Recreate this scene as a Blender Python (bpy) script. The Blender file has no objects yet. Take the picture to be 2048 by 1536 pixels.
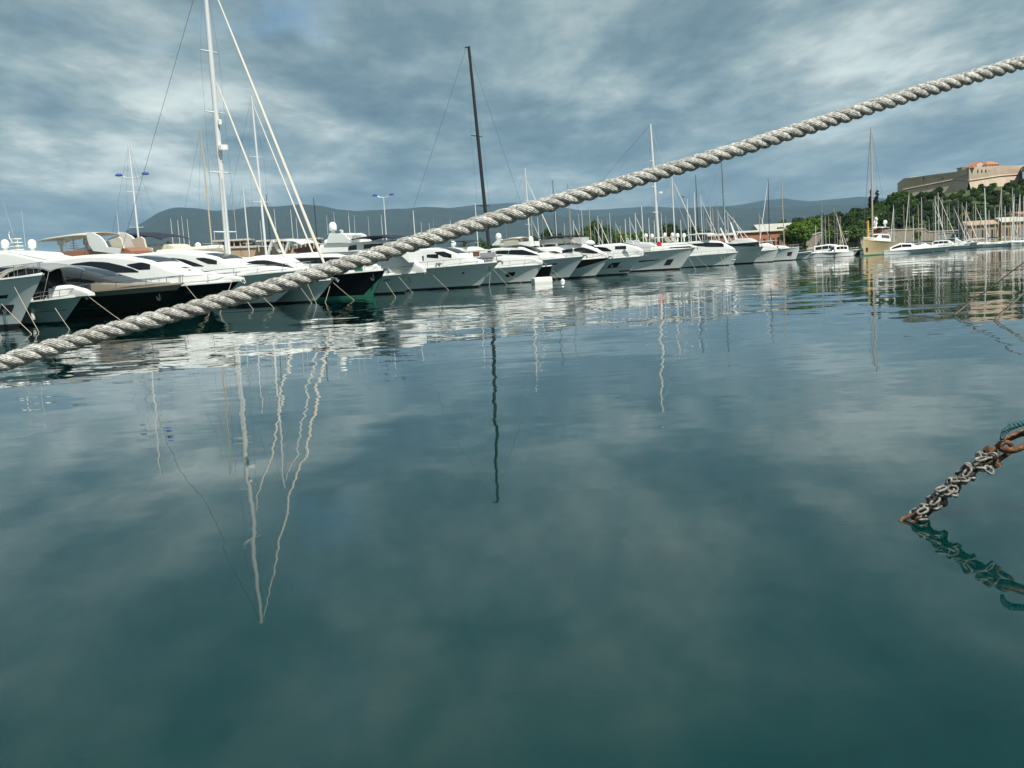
import bpy, bmesh, math, random
import numpy as np
from mathutils import Vector, Matrix

# ------------------------------------------------------------------ camera
F = 2048.0                                   # focal length in pixels of a 2048 wide frame
PITCH = math.atan(233.6 / F)
ROLL = math.radians(3.3)
CAM_H = 2.4
F0 = np.array([0, math.cos(PITCH), -math.sin(PITCH)])
U0 = np.array([0, math.sin(PITCH), math.cos(PITCH)])
R0 = np.array([1.0, 0, 0])
RT = math.cos(ROLL) * R0 - math.sin(ROLL) * U0
UP = math.sin(ROLL) * R0 + math.cos(ROLL) * U0
CAM = np.array([0, 0, CAM_H])
scene = bpy.context.scene
col = scene.collection
cam_data = bpy.data.cameras.new('camera')
cam_data.sensor_width = 36.0
cam_data.lens = 36.0
cam_data.clip_start = 0.05
cam_data.clip_end = 60000
cam = bpy.data.objects.new('camera', cam_data)
col.objects.link(cam)
M = Matrix(((RT[0], UP[0], -F0[0], 0), (RT[1], UP[1], -F0[1], 0), (RT[2], UP[2], -F0[2], CAM_H), (0, 0, 0, 1)))
cam.matrix_world = M
scene.camera = cam

# ------------------------------------------------------------------ light
SUN_AZ = math.radians(148)                   # clockwise from +Y (view direction): from the right, a little behind
SUN_EL = math.radians(57)
sun_dir = Vector((math.sin(SUN_AZ) * math.cos(SUN_EL), math.cos(SUN_AZ) * math.cos(SUN_EL), math.sin(SUN_EL)))
sd = bpy.data.lights.new('sun', 'SUN')
sd.energy = 5.0
sd.angle = math.radians(0.53)
sd.color = (1.0, 0.95, 0.86)
sun = bpy.data.objects.new('sun', sd)
col.objects.link(sun)
sun.rotation_euler = (-sun_dir).to_track_quat('-Z', 'Y').to_euler()

scene.view_settings.view_transform = 'Standard'
scene.view_settings.look = 'None'
scene.view_settings.exposure = 0.42
scene.view_settings.gamma = 1.0
scene.cycles.use_denoising = True
scene.cycles.max_bounces = 8
scene.cycles.diffuse_bounces = 3
scene.cycles.glossy_bounces = 4
scene.cycles.transparent_max_bounces = 8
scene.cycles.volume_bounces = 0
scene.cycles.sample_clamp_indirect = 8.0
scene.cycles.caustics_reflective = False
scene.cycles.caustics_refractive = False


class NT:
    """small node-tree helper"""
    def __init__(self, tree):
        self.t = tree
        self.t.nodes.clear()
    def n(self, kind, **kw):
        nd = self.t.nodes.new(kind)
        for k, v in kw.items():
            if k.startswith('i_'):
                nd.inputs[k[2:].replace('_', ' ')].default_value = v
            else:
                setattr(nd, k, v)
        return nd
    def l(self, a, b):
        self.t.links.new(a, b)
    def math(self, op, a, b=None, c=None, clamp=False):
        nd = self.n('ShaderNodeMath', operation=op, use_clamp=clamp)
        for i, x in enumerate((a, b, c)):
            if x is None:
                continue
            if isinstance(x, (int, float)):
                nd.inputs[i].default_value = x
            else:
                self.l(x, nd.inputs[i])
        return nd.outputs[0]
    def noise(self, vec, scale, detail=4, rough=0.5, dist=0.0):
        nd = self.n('ShaderNodeTexNoise', i_Scale=scale, i_Detail=detail, i_Roughness=rough, i_Distortion=dist)
        if vec is not None:
            self.l(vec, nd.inputs['Vector'])
        return nd
    def ramp(self, fac, stops, interp='LINEAR'):
        nd = self.n('ShaderNodeValToRGB')
        nd.color_ramp.interpolation = interp
        els = nd.color_ramp.elements
        while len(els) < len(stops):
            els.new(0.5)
        for e, (p, c) in zip(els, stops):
            e.position = p
            e.color = (*c, 1) if len(c) == 3 else c
        self.l(fac, nd.inputs[0])
        return nd.outputs[0]
    def mix(self, fac, a, b, blend='MIX'):
        nd = self.n('ShaderNodeMix', data_type='RGBA', blend_type=blend)
        for s, x in ((nd.inputs[0], fac), (nd.inputs[6], a), (nd.inputs[7], b)):
            if isinstance(x, (int, float)):
                s.default_value = x
            elif isinstance(x, tuple):
                s.default_value = (*x, 1) if len(x) == 3 else x
            else:
                self.l(x, s)
        return nd.outputs[2]


SKY_A, SKY_B = 22.8, 5.5
def make_world():
    w = bpy.data.worlds.new('World')
    scene.world = w
    w.use_nodes = True
    T = NT(w.node_tree)
    out = T.n('ShaderNodeOutputWorld')
    bg = T.n('ShaderNodeBackground', i_Strength=0.12)
    sky = T.n('ShaderNodeTexSky', sky_type='NISHITA', sun_disc=False, sun_elevation=SUN_EL, sun_rotation=SUN_AZ,
              air_density=1.0, dust_density=1.5, ozone_density=1.5)
    tc = T.n('ShaderNodeTexCoord')
    sp = T.n('ShaderNodeSeparateXYZ')
    T.l(tc.outputs['Generated'], sp.inputs[0])
    z = T.math('ADD', T.math('MAXIMUM', sp.outputs[2], 0.0), 0.10)
    px = T.math('DIVIDE', sp.outputs[0], z)
    py = T.math('DIVIDE', sp.outputs[1], z)
    def layer(kx, ky, oz, scale, detail, rough, dist):
        cb = T.n('ShaderNodeCombineXYZ')
        T.l(T.math('MULTIPLY', px, kx), cb.inputs[0])
        T.l(T.math('MULTIPLY', py, ky), cb.inputs[1])
        cb.inputs[2].default_value = oz
        return T.noise(cb.outputs[0], scale, detail, rough, dist).outputs['Fac']
    big = layer(0.75, 0.5, SKY_A, 0.72, 3, 0.5, 0.4)        # broad banks
    fine = layer(1.15, 0.55, SKY_B, 1.7, 10, 0.56, 0.2)      # billows and torn edges
    gap = layer(1.3, 0.7, 63.4, 0.9, 6, 0.55, 0.6)       # rifts where the blue shows
    puff = layer(1.3, 0.75, 51.3, 4.6, 8, 0.58, 0.1)      # ragged puffs on the banks
    v = T.math('ADD', T.math('MULTIPLY', big, 0.38), T.math('ADD', T.math('MULTIPLY', fine, 0.46), T.math('MULTIPLY', puff, 0.16)))
    cloud = T.ramp(v, [(0.38, (0.70, 1.20, 1.50)), (0.45, (1.20, 1.80, 2.08)), (0.50, (1.85, 2.50, 2.68)),
                       (0.54, (2.6, 3.2, 3.25)), (0.585, (3.8, 4.4, 4.3)), (0.65, (5.4, 5.9, 5.6))])
    blue = T.mix(0.45, sky.outputs[0], (0.75, 2.1, 3.2))
    rift = T.ramp(gap, [(0.60, (0, 0, 0)), (0.74, (0.75, 0.75, 0.75))])
    c = T.mix(rift, cloud, blue)
    # the deck thins to an even pale grey towards the horizon, all round
    low = T.n('ShaderNodeMapRange'); T.l(sp.outputs[2], low.inputs['Value'])
    low.inputs['From Min'].default_value = 0.0; low.inputs['From Max'].default_value = 0.13
    low.inputs['To Min'].default_value = 0.62; low.inputs['To Max'].default_value = 0.0
    c = T.mix(low.outputs[0], c, (2.05, 2.6, 2.72))
    T.l(c, bg.inputs['Color'])
    T.l(bg.outputs[0], out.inputs[0])

make_world()

# ------------------------------------------------------------------ geometry helpers
def ray(px, py):
    return F0 + (px - 1024) / F * RT - (py - 768) / F * UP

def on_water(px, py):
    d = ray(px, py)
    return CAM + d * (-CAM_H / d[2])

def at_depth(px, py, Y):
    d = ray(px, py)
    return CAM + d * (Y / d[1])

def lerp(a, b, t):
    return a + (b - a) * t

def sstep(a, b, x):
    t = min(1.0, max(0.0, (x - a) / (b - a)))
    return t * t * (3 - 2 * t)

def interp(x, pts):
    """monotone-free smooth interpolation through pts [(x, y)] sorted by x"""
    xs = [p[0] for p in pts]; ys = [p[1] for p in pts]
    return float(np.interp(x, xs, ys))


class MB:
    """collects faces; build() links them as ONE mesh object"""
    def __init__(self):
        self.v = []
        self.f = []
    def add(self, vs, fs):
        o = len(self.v)
        self.v += [tuple(p) for p in vs]
        self.f += [tuple(i + o for i in f) for f in fs]
        return self
    def box(self, c, s, rz=0.0):
        x, y, z = c
        a, b, h = s[0] / 2, s[1] / 2, s[2] / 2
        cs, sn = math.cos(rz), math.sin(rz)
        vs = []
        for dz in (-h, h):
            for dx, dy in ((-a, -b), (a, -b), (a, b), (-a, b)):
                vs.append((x + dx * cs - dy * sn, y + dx * sn + dy * cs, z + dz))
        return self.add(vs, [(3, 2, 1, 0), (4, 5, 6, 7), (0, 1, 5, 4), (1, 2, 6, 5), (2, 3, 7, 6), (3, 0, 4, 7)])
    def grid(self, rows, closed=False, flip=False):
        n = len(rows[0])
        vs = [p for r in rows for p in r]
        fs = []
        for i in range(len(rows) - 1):
            for j in range(n if closed else n - 1):
                k = (j + 1) % n
                q = (i * n + j, i * n + k, (i + 1) * n + k, (i + 1) * n + j)
                fs.append(q[::-1] if flip else q)
        return self.add(vs, fs)
    def tube(self, pts, r, n=6, cap=True):
        pts = [Vector(p) for p in pts]
        rs = r if isinstance(r, (list, tuple)) else [r] * len(pts)
        rows = []
        up = None
        for i, p in enumerate(pts):
            d = (pts[min(i + 1, len(pts) - 1)] - pts[max(i - 1, 0)])
            d = d.normalized() if d.length > 1e-9 else Vector((0, 0, 1))
            if up is None:
                up = Vector((0, 0, 1)) if abs(d.z) < 0.9 else Vector((1, 0, 0))
            a = d.cross(up)
            a = a.normalized() if a.length > 1e-6 else Vector((1, 0, 0))
            b = a.cross(d).normalized()
            up = b
            rows.append([p + a * (math.cos(t) * rs[i]) + b * (math.sin(t) * rs[i]) for t in [2 * math.pi * k / n for k in range(n)]])
        o = len(self.v)
        self.grid(rows, closed=True)
        if cap:
            self.f.append(tuple(o + k for k in range(n))[::-1])
            self.f.append(tuple(o + (len(rows) - 1) * n + k for k in range(n)))
        return self
    def lathe(self, prof, n=16, c=(0, 0, 0)):
        rows = [[(c[0] + r * math.cos(2 * math.pi * k / n), c[1] + r * math.sin(2 * math.pi * k / n), c[2] + z) for k in range(n)] for r, z in prof]
        return self.grid(rows, closed=True)
    def prism(self, poly, axis_off):
        """polygon (3-D points) extruded by vector"""
        n = len(poly)
        a = [tuple(p) for p in poly]
        b = [tuple(np.array(p) + np.array(axis_off)) for p in poly]
        fs = [tuple(range(n)), tuple(range(2 * n - 1, n - 1, -1))]
        for i in range(n):
            k = (i + 1) % n
            fs.append((i, n + i, n + k, k))
        return self.add(a + b, fs)
    def mesh(self, name, mat, smooth=True, angle=35):
        me = bpy.data.meshes.new(name)
        me.from_pydata(self.v, [], self.f)
        if smooth:
            me.polygons.foreach_set('use_smooth', [True] * len(me.polygons))
            me.set_sharp_from_angle(angle=math.radians(angle))
        me.materials.append(mat)
        me.update()
        return me
    def build(self, name, mat, parent=None, smooth=True, angle=35, loc=None):
        me = self.mesh(name, mat, smooth, angle)
        ob = bpy.data.objects.new(name, me)
        col.objects.link(ob)
        if parent is not None:
            ob.parent = parent
        if loc is not None:
            ob.location = loc
        return ob


def thing(name, label, cat, loc=(0, 0, 0), rz=0.0, group=None):
    o = bpy.data.objects.new(name, None)
    o.empty_display_size = 0.5
    col.objects.link(o)
    o.location = tuple(loc)
    o.rotation_euler = (0, 0, rz)
    o['label'] = label
    o['category'] = cat
    if group:
        o['group'] = group
    return o

def tag(o, label, cat, group=None):
    o['label'] = label
    o['category'] = cat
    if group:
        o['group'] = group
    return o

def structure(o):
    o['kind'] = 'structure'
    return o

def copy_tree(o, parent=None):
    c = o.copy()
    col.objects.link(c)
    c.parent = parent
    for ch in o.children:
        copy_tree(ch, c)
    return c

# ------------------------------------------------------------------ materials
def mat(name, color, rough=0.5, metal=0.0, coat=0.0, var=0.06, scale=1.5, spec=0.5, bump=0.0, bscale=20.0, streak=0.0, dirt=(0.25, 0.22, 0.16)):
    m = bpy.data.materials.new(name)
    m.use_nodes = True
    T = NT(m.node_tree)
    out = T.n('ShaderNodeOutputMaterial')
    b = T.n('ShaderNodeBsdfPrincipled', i_Roughness=rough, i_Metallic=metal)
    b.inputs['Specular IOR Level'].default_value = spec
    b.inputs['Coat Weight'].default_value = coat
    b.inputs['Coat Roughness'].default_value = 0.06
    tc = T.n('ShaderNodeTexCoord')
    nz = T.noise(tc.outputs['Object'], scale, 5, 0.6).outputs['Fac']
    f = T.math('MULTIPLY', T.math('SUBTRACT', nz, 0.5), 2 * var)
    hs = T.n('ShaderNodeHueSaturation', i_Color=(*color, 1))
    T.l(T.math('ADD', f, 1.0), hs.inputs['Value'])
    c = hs.outputs[0]
    if streak > 0:
        mp = T.n('ShaderNodeMapping')
        mp.inputs['Scale'].default_value = (3.0, 3.0, 0.25)
        T.l(tc.outputs['Object'], mp.inputs['Vector'])
        s = T.noise(mp.outputs[0], 1.2, 6, 0.65).outputs['Fac']
        k = T.math('MULTIPLY', T.math('SUBTRACT', s, 0.52, clamp=True), 4.0 * streak, clamp=True)
        c = T.mix(k, c, dirt)
    T.l(c, b.inputs['Base Color'])
    if bump > 0:
        bn = T.n('ShaderNodeBump', i_Strength=bump, i_Distance=0.02)
        T.l(T.noise(tc.outputs['Object'], bscale, 5, 0.6).outputs['Fac'], bn.inputs['Height'])
        T.l(bn.outputs[0], b.inputs['Normal'])
    T.l(b.outputs[0], out.inputs[0])
    return m

MT = {}
MT['white'] = mat('white_gelcoat', (0.76, 0.78, 0.76), 0.28, coat=0.3, var=0.03, streak=0.10)
MT['hull_white'] = mat('white_hull_paint', (0.74, 0.77, 0.76), 0.22, coat=0.5, var=0.03, streak=0.14)
MT['hull_pale'] = mat('pale_grey_hull_paint', (0.60, 0.66, 0.66), 0.22, coat=0.5, var=0.03, streak=0.12)
MT['hull_grey'] = mat('blue_grey_hull_paint', (0.50, 0.57, 0.60), 0.22, coat=0.5, var=0.03, streak=0.1)
MT['hull_black'] = mat('black_hull_paint', (0.006, 0.006, 0.007), 0.15, coat=0.0, var=0.1, spec=0.3)
MT['hull_brown'] = mat('dark_brown_hull_paint', (0.016, 0.009, 0.007), 0.16, coat=0.0, var=0.1, spec=0.3)
MT['hull_maroon'] = mat('maroon_hull_paint', (0.045, 0.018, 0.016), 0.2, coat=0.5, var=0.1)
MT['hull_cream'] = mat('cream_hull_paint', (0.56, 0.45, 0.25), 0.3, coat=0.3, var=0.04, streak=0.12)
MT['green_paint_and_reflection'] = mat('green_antifouling_and_reflection', (0.04, 0.19, 0.13), 0.35, var=0.2)  # boot stripes, and the water reflection coloured onto the black yacht's bow
MT['boot'] = mat('dark_boot_stripe', (0.018, 0.022, 0.024), 0.45, var=0.2)
MT['tan'] = mat('champagne_paint', (0.36, 0.31, 0.25), 0.25, metal=0.25, coat=0.4, var=0.04)
MT['silver'] = mat('silver_grey_paint', (0.30, 0.30, 0.29), 0.3, metal=0.3, coat=0.3, var=0.04)
MT['glass'] = mat('dark_tinted_glass', (0.006, 0.008, 0.010), 0.05, var=0.1, spec=0.6)
MT['smoke'] = mat('grey_mesh_windscreen_cover', (0.035, 0.038, 0.040), 0.35, var=0.15)
MT['steel'] = mat('stainless_steel', (0.55, 0.56, 0.56), 0.25, metal=1.0, var=0.05)
MT['darksteel'] = mat('dark_anodised_metal', (0.03, 0.035, 0.035), 0.4, metal=0.4, var=0.1)
MT['alu'] = mat('white_painted_aluminium', (0.62, 0.64, 0.64), 0.4, metal=0.1, var=0.05)
MT['greyalu'] = mat('grey_aluminium', (0.30, 0.33, 0.34), 0.45, metal=0.4, var=0.08)
MT['tanspar'] = mat('buff_painted_spar', (0.42, 0.36, 0.26), 0.5, var=0.06)
MT['teak'] = mat('teak_deck', (0.34, 0.24, 0.15), 0.6, var=0.15, scale=4)
MT['cream'] = mat('cream_canvas', (0.52, 0.49, 0.40), 0.85, var=0.08, bump=0.2)
MT['navy'] = mat('navy_canvas', (0.010, 0.014, 0.032), 0.8, var=0.2, bump=0.2)
MT['blue'] = mat('blue_canvas', (0.02, 0.08, 0.22), 0.8, var=0.2, bump=0.2)
MT['bluegreen'] = mat('teal_canvas', (0.03, 0.20, 0.24), 0.8, var=0.2, bump=0.2)
MT['tarp'] = mat('grey_tarpaulin', (0.44, 0.45, 0.46), 0.8, var=0.1, scale=3, bump=0.3, bscale=6)
MT['sail'] = mat('furled_sailcloth', (0.60, 0.57, 0.50), 0.8, var=0.08, scale=8)
MT['sailgrey'] = mat('weathered_furled_sailcloth', (0.42, 0.42, 0.40), 0.8, var=0.1, scale=8)
MT['red'] = mat('red_cloth', (0.50, 0.03, 0.03), 0.8, var=0.1)
MT['brown'] = mat('varnished_wood', (0.25, 0.11, 0.06), 0.35, var=0.15, coat=0.3)
MT['wire'] = mat('rigging_wire', (0.14, 0.15, 0.16), 0.4, metal=0.6, var=0.1)
MT['moor'] = mat('pale_mooring_line_fibre', (0.36, 0.33, 0.25), 0.9, var=0.3, scale=6)
MT['moordark'] = mat('weedy_mooring_line_fibre', (0.035, 0.032, 0.024), 0.9, var=0.4, scale=5)
MT['moortan'] = mat('encrusted_mooring_line_fibre', (0.13, 0.12, 0.09), 0.95, var=0.5, scale=9)
MT['bronze'] = mat('bronze_dome_paint', (0.30, 0.24, 0.17), 0.22, metal=0.8, var=0.05)
MT['lampblue'] = mat('blue_lamp_head', (0.03, 0.07, 0.30), 0.4, var=0.1)
MT['rubber'] = mat('dark_rubber', (0.02, 0.02, 0.022), 0.7, var=0.2)
MT['yellow'] = mat('yellow_paint', (0.55, 0.34, 0.05), 0.6, var=0.15)

# ------------------------------------------------------------------ boats
ROW_DIR = np.array([0.527, 0.850])           # the quay the yachts lie stern-to
HEAD = np.array([0.850, -0.527])             # where their bows point
ROW_A = np.array([-37.5, 78.8])

def row_point(px, py):
    """where a bow meets the water: on the mooring row, eased towards the height read in the picture"""
    line = 657.5 - 0.0868 * px + 0.000000 * px * px          # the row is straight on the water, so straight in the picture
    return on_water(px, lerp(line, py, 0.35))[:2]


class Boat:
    """local frame: x forward from the stem at the waterline, y to port, z up"""
    def __init__(self, name, label, cat, origin, head, L, B, rake, fb, stern=0.62, flare=1.0, group=None, full=2.4):
        self.o = np.array([origin[0], origin[1], 0.0])
        h = np.array(head, float)
        self.h = h / np.linalg.norm(h)
        self.p = np.array([-self.h[1], self.h[0]])
        self.L, self.B, self.rake, self.F, self.Fs = L, B, rake, fb, fb * stern
        self.flare, self.full = flare, full
        self.root = thing(name, label, cat, self.o, math.atan2(self.h[1], self.h[0]), group)
        # the side that faces the camera
        self.near = -1 if np.dot(self.p, CAM[:2] - self.o[:2]) < 0 else 1
    # picture -> boat
    def loc(self, px, py, y=0.0):
        d = ray(px, py)
        rel = self.o - CAM
        pp = np.array([self.p[0], self.p[1], 0])
        s = (np.dot(rel, pp) + y) / np.dot(d, pp)
        w = CAM + d * s - self.o
        return float(np.dot(w[:2], self.h)), float(w[2])
    # hull form
    def sheer(self, t):
        return self.Fs + (self.F - self.Fs) * max(0, t) ** 1.7
    def hb(self, t, v):
        k = self.B / 2
        deck = k * (0.93 + 0.07 * min(1, t / 0.3)) * (1 - max(0, (t - 0.42) / 0.58) ** self.full)
        wl = k * 0.90 * (1 - max(0, (t - 0.30) / 0.70) ** 1.75)
        vv = max(0.0, v)
        y = lerp(wl, deck, vv ** (1.0 + 0.6 * self.flare))
        if v < 0:
            y *= max(0.3, 1 + v * 1.6)
        return max(0.0, y)
    def xs(self, t, v):
        return -self.L + t * (self.L + self.rake * (v if v > 0 else v * 0.8))
    def P(self, t, v, side, off=0.0):
        zs = self.sheer(t)
        return (self.xs(t, v), side * (self.hb(t, v) + off), zs * v)
    def deck_t(self, x):
        return min(1.0, max(0.0, (x + self.L) / (self.L + self.rake)))
    def deck_z(self, x):
        return self.sheer(self.deck_t(x)) - 0.04
    def deck_hb(self, x):
        return self.hb(self.deck_t(x), 1.0)

    def hull(self, m, boot='boot', deck='white', cap='white', capw=0.09, bulge=0.12, band=None):
        lv = [-0.28, -0.1, 0.0, 0.1, 0.22, 0.36, 0.5, 0.65, 0.8, 0.92, 1.0]
        ts = [i / 30 for i in range(24)] + [0.8 + 0.2 * (1 - (1 - i / 11) ** 1.4) for i in range(12)]
        b = MB()
        rows = []
        for t in ts:
            rows.append([self.P(t, v, -1) for v in lv[::-1]] + [self.P(t, v, 1) for v in lv])
        b.grid(rows, flip=True)
        b.f.append(tuple(range(2 * len(lv))))          # transom
        hull = b.build('hull', MT[m], self.root, angle=50)
        if boot:
            for s in (-1, 1):
                q = MB().grid([[self.P(t, v, s, 0.012) for v in (-0.06, 0.0, 0.05, 0.075)] for t in ts], flip=s < 0)
                q.build('boot_stripe', MT[boot], hull)
        d = MB()
        rows = []
        for t in ts:
            zc = self.sheer(t) - 0.03
            y = self.hb(t, 0.985)
            x = self.xs(t, 0.985)
            rows.append([(x, y * k, zc + bulge * (1 - k * k)) for k in (-1, -0.66, -0.33, 0, 0.33, 0.66, 1)])
        d.grid(rows)
        d.build('deck', MT[deck], self.root)
        g = MB()
        for s in (-1, 1):
            rows = []
            for t in ts:
                x, y, z = self.P(t, 1.0, s, 0.0)
                a = s * 0.025
                rows.append([(x, y + a, z - capw), (x, y + a, z + 0.03), (x, y - s * 0.10, z + 0.03), (x, y - s * 0.10, z - 0.03)])
            g.grid(rows, closed=True)
        g.build('gunwale', MT[cap], self.root)
        if band:                                        # a coloured band under the gunwale
            bm_, v0 = band
            for s in (-1, 1):
                MB().grid([[self.P(t, v, s, 0.012) for v in (v0, 0.5 * (v0 + 0.98), 0.975)] for t in ts], flip=s < 0).build('sheer_band', MT[bm_], hull)
        self.hull_ob = hull
        return hull

    def hull_patch(self, name, m, t0, t1, v0, v1, off=0.016, sides=(-1, 1), shape=None, n=10, parent=None):
        for s in sides:
            rows = []
            for i in range(n + 1):
                q = i / n
                t = lerp(t0, t1, q)
                a, c = (v0, v1) if shape is None else shape(q, v0, v1)
                rows.append([self.P(t, lerp(a, c, k), s, off) for k in (0, 0.33, 0.66, 1)])
            MB().grid(rows).build(name, MT[m], parent or self.hull_ob)

    def anchor(self, t=0.985, v=0.62, side=None, size=0.8):
        """anchor hanging in its pocket on the side that shows"""
        s = side or self.near
        x, y, z = self.P(t, v, s, 0.10)
        a = MB()
        a.tube([(x + 0.12 * size, y, z + 0.55 * size), (x, y, z - 0.35 * size)], 0.05 * size)
        a.tube([(x - 0.40 * size, y, z + 0.05), (x - 0.15 * size, y, z - 0.33 * size), (x, y, z - 0.38 * size), (x + 0.15 * size, y, z - 0.33 * size), (x + 0.34 * size, y, z + 0.1)], [0.03, 0.06 * size, 0.07 * size, 0.06 * size, 0.03])
        a.build('anchor', MT['steel'], self.root)

    def bow_roller(self):
        x, z = self.rake, self.F
        a = MB()
        a.box((x + 0.02, 0, z + 0.02), (0.7, 0.28, 0.12))
        a.tube([(x - 0.4, 0, z + 0.18), (x + 0.35, 0, z + 0.05), (x + 0.45, 0, z - 0.28)], 0.055)
        a.tube([(x + 0.42, -0.28, z - 0.1), (x + 0.40, 0, z - 0.36), (x + 0.42, 0.28, z - 0.1)], [0.03, 0.08, 0.03])
        a.build('bow_anchor', MT['steel'], self.root)

    def rail(self, t0=0.5, h=0.75, mid=True, step=1.7, r=0.026, lean=0.06, inset=0.12, both=True):
        """stanchions and wires round the foredeck"""
        a = MB()
        n = max(4, int((1 - t0) * self.L / step))
        tops = {}
        for s in ((-1, 1) if both else (self.near,)):
            top = []
            for i in range(n + 1):
                t = lerp(t0, 0.985, i / n)
                x, y, z = self.P(t, 1.0, s, -inset)
                if abs(y) < 0.06:
                    y = s * 0.06
                p = (x + lean, y, z + h * (0.55 + 0.45 * min(1, i / 2)))
                a.tube([(x, y, z), p], r, 5)
                top.append(p)
            tops[s] = top
            a.tube(top, r, 5)
            if mid:
                a.tube([(p[0] - lean * 0.5, p[1], p[2] - h * 0.48) for p in top[1:]], r * 0.6, 4)
        if both:
            a.tube([tops[-1][-1], (self.rake + 0.12, 0, self.F + h), tops[1][-1]], r, 5)
        a.build('bow_rail', MT['steel'], self.root)

    # superstructure ---------------------------------------------------
    def shell(self, name, m, prof, width=0.74, tumble=0.86, r=0.28, base=None, front_taper=0.7, parent=None, crown=0.08, nose=0.35):
        """rounded deckhouse whose roof follows prof [(x, z)] in boat metres; returns side/top functions"""
        prof = sorted(prof)
        x0, x1 = prof[0][0], prof[-1][0]
        zb = base or (lambda x: self.deck_z(x) - 0.02)
        def zt(x):
            e = (x1 - x0) * 0.02
            return (interp(x - e, prof) + 2 * interp(x, prof) + interp(x + e, prof)) / 4
        def wb(x):
            q = (x - x0) / (x1 - x0)
            w = self.B / 2 * width * (1 - (1 - front_taper) * max(0, (q - nose) / (1 - nose)) ** 1.6)
            return min(w, max(0.3, self.deck_hb(x) - 0.35)) if base is None else w
        def wt(x):
            h = max(0.05, zt(x) - zb(x))
            return wb(x) * lerp(1.0, tumble, min(1, h / 2.2))
        def rr(x):
            return min(r, 0.35 * max(0.05, zt(x) - zb(x)))
        def side(x, z, s, off=0.0):
            a, c = zb(x), zt(x) - rr(x)
            q = min(1.05, max(0, (z - a) / max(0.05, c - a)))
            return (x, s * (lerp(wb(x), wt(x), q) + off), z)
        def top(x, u, off=0.0):
            return (x, u * (wt(x) - rr(x) * 0.5), zt(x) + crown * (1 - u * u) + off)
        b = MB()
        N = 30
        rows = []
        for i in range(N + 1):
            x = lerp(x0, x1, i / N)
            z, a, c, k = zt(x), wb(x), wt(x), rr(x)
            half = [(a, zb(x)), (lerp(a, c, 0.5), lerp(zb(x), z - k, 0.5)), (c, z - k), (c - k * 0.13, z - k * 0.5), (c - k * 0.5, z), (c * 0.45, z + crown * 0.75)]
            rows.append([(x, -y, zz) for y, zz in half] + [(x, 0, z + crown)] + [(x, y, zz) for y, zz in half[::-1]])
        b.grid(rows, flip=True)
        b.f.append(tuple(range(13))[::1])
        b.f.append(tuple(len(b.v) - 13 + i for i in range(13))[::-1])
        ob = b.build(name, MT[m], parent or self.root, angle=42)
        class S: pass
        S = S()
        S.zt, S.zb, S.wb, S.wt, S.side, S.top, S.x0, S.x1, S.ob, S.prof, S.rr = zt, zb, wb, wt, side, top, x0, x1, ob, prof, rr
        return S

    def window(self, S, upper, lower, m='glass', name='side_window', n=14, off=0.014):
        """upper / lower edges as [(x, z)]"""
        upper, lower = sorted(upper), sorted(lower)
        x0 = max(S.x0 + 0.05, max(upper[0][0], lower[0][0])); x1 = min(S.x1 - 0.05, min(upper[-1][0], lower[-1][0]))
        if x1 <= x0:
            return
        for s in (-1, 1):
            rows = []
            for i in range(n + 1):
                x = lerp(x0, x1, i / n)
                a = max(S.zb(x) + 0.06, interp(x, lower))
                c = min(S.zt(x) - S.rr(x) * 0.9, interp(x, upper))
                c = max(c, a + 0.01)
                rows.append([S.side(x, lerp(a, c, k), s, off) for k in (0, 0.5, 1)])
            MB().grid(rows, flip=s > 0).build(name, MT[m], S.ob)

    def window_row(self, S, x0, x1, n, lo=0.35, hi=0.8, gap=0.14, m='glass'):
        """n separate panes"""
        w = (x1 - x0) / n
        for i in range(n):
            a, c = x0 + i * w + gap / 2, x0 + (i + 1) * w - gap / 2
            def z(x, f):
                return lerp(S.zb(x), S.zt(x), f)
            self.window(S, [(a, z(a, hi)), (c, z(c, hi))], [(a, z(a, lo)), (c, z(c, lo))], m, n=3)

    def windscreen(self, S, xa, xb, m='glass', u=0.86, off=0.02, panes=3):
        """raked screen on the sloping front of a deckhouse, in panes"""
        for k in range(panes):
            u0, u1 = lerp(-u, u, k / panes) + 0.012, lerp(-u, u, (k + 1) / panes) - 0.012
            rows = []
            for i in range(9):
                x = lerp(xa, xb, i / 8)
                rows.append([tuple(np.array(S.top(x, lerp(u0, u1, j / 4))) + np.array((off * 0.5, 0, off))) for j in range(5)])
            MB().grid(rows).build('windscreen_pane', MT[m], S.ob)

    def canopy(self, pts, m, width, drop=0.16, posts=True, zbase=None, name='bimini', parent=None):
        """curved cloth roof on steel hoops: pts [(x, z)]"""
        pts = sorted(pts)
        rows = []
        N = 14
        for i in range(N + 1):
            x = lerp(pts[0][0], pts[-1][0], i / N)
            z = interp(x, pts)
            top = [(x, width * k, z - drop * k * k + 0.03) for k in (-1, -0.7, -0.35, 0, 0.35, 0.7, 1)]
            bot = [(x, width * k, z - drop * k * k - 0.03 - 0.06 * (abs(k) == 1)) for k in (1, 0.7, 0.35, 0, -0.35, -0.7, -1)]
            rows.append(top + bot)
        b = MB().grid(rows, closed=True, flip=True)
        n = 14
        b.f.append(tuple(range(n))); b.f.append(tuple(len(b.v) - n + i for i in range(n))[::-1])
        ob = b.build(name, MT[m], parent or self.root, angle=50)
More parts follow.
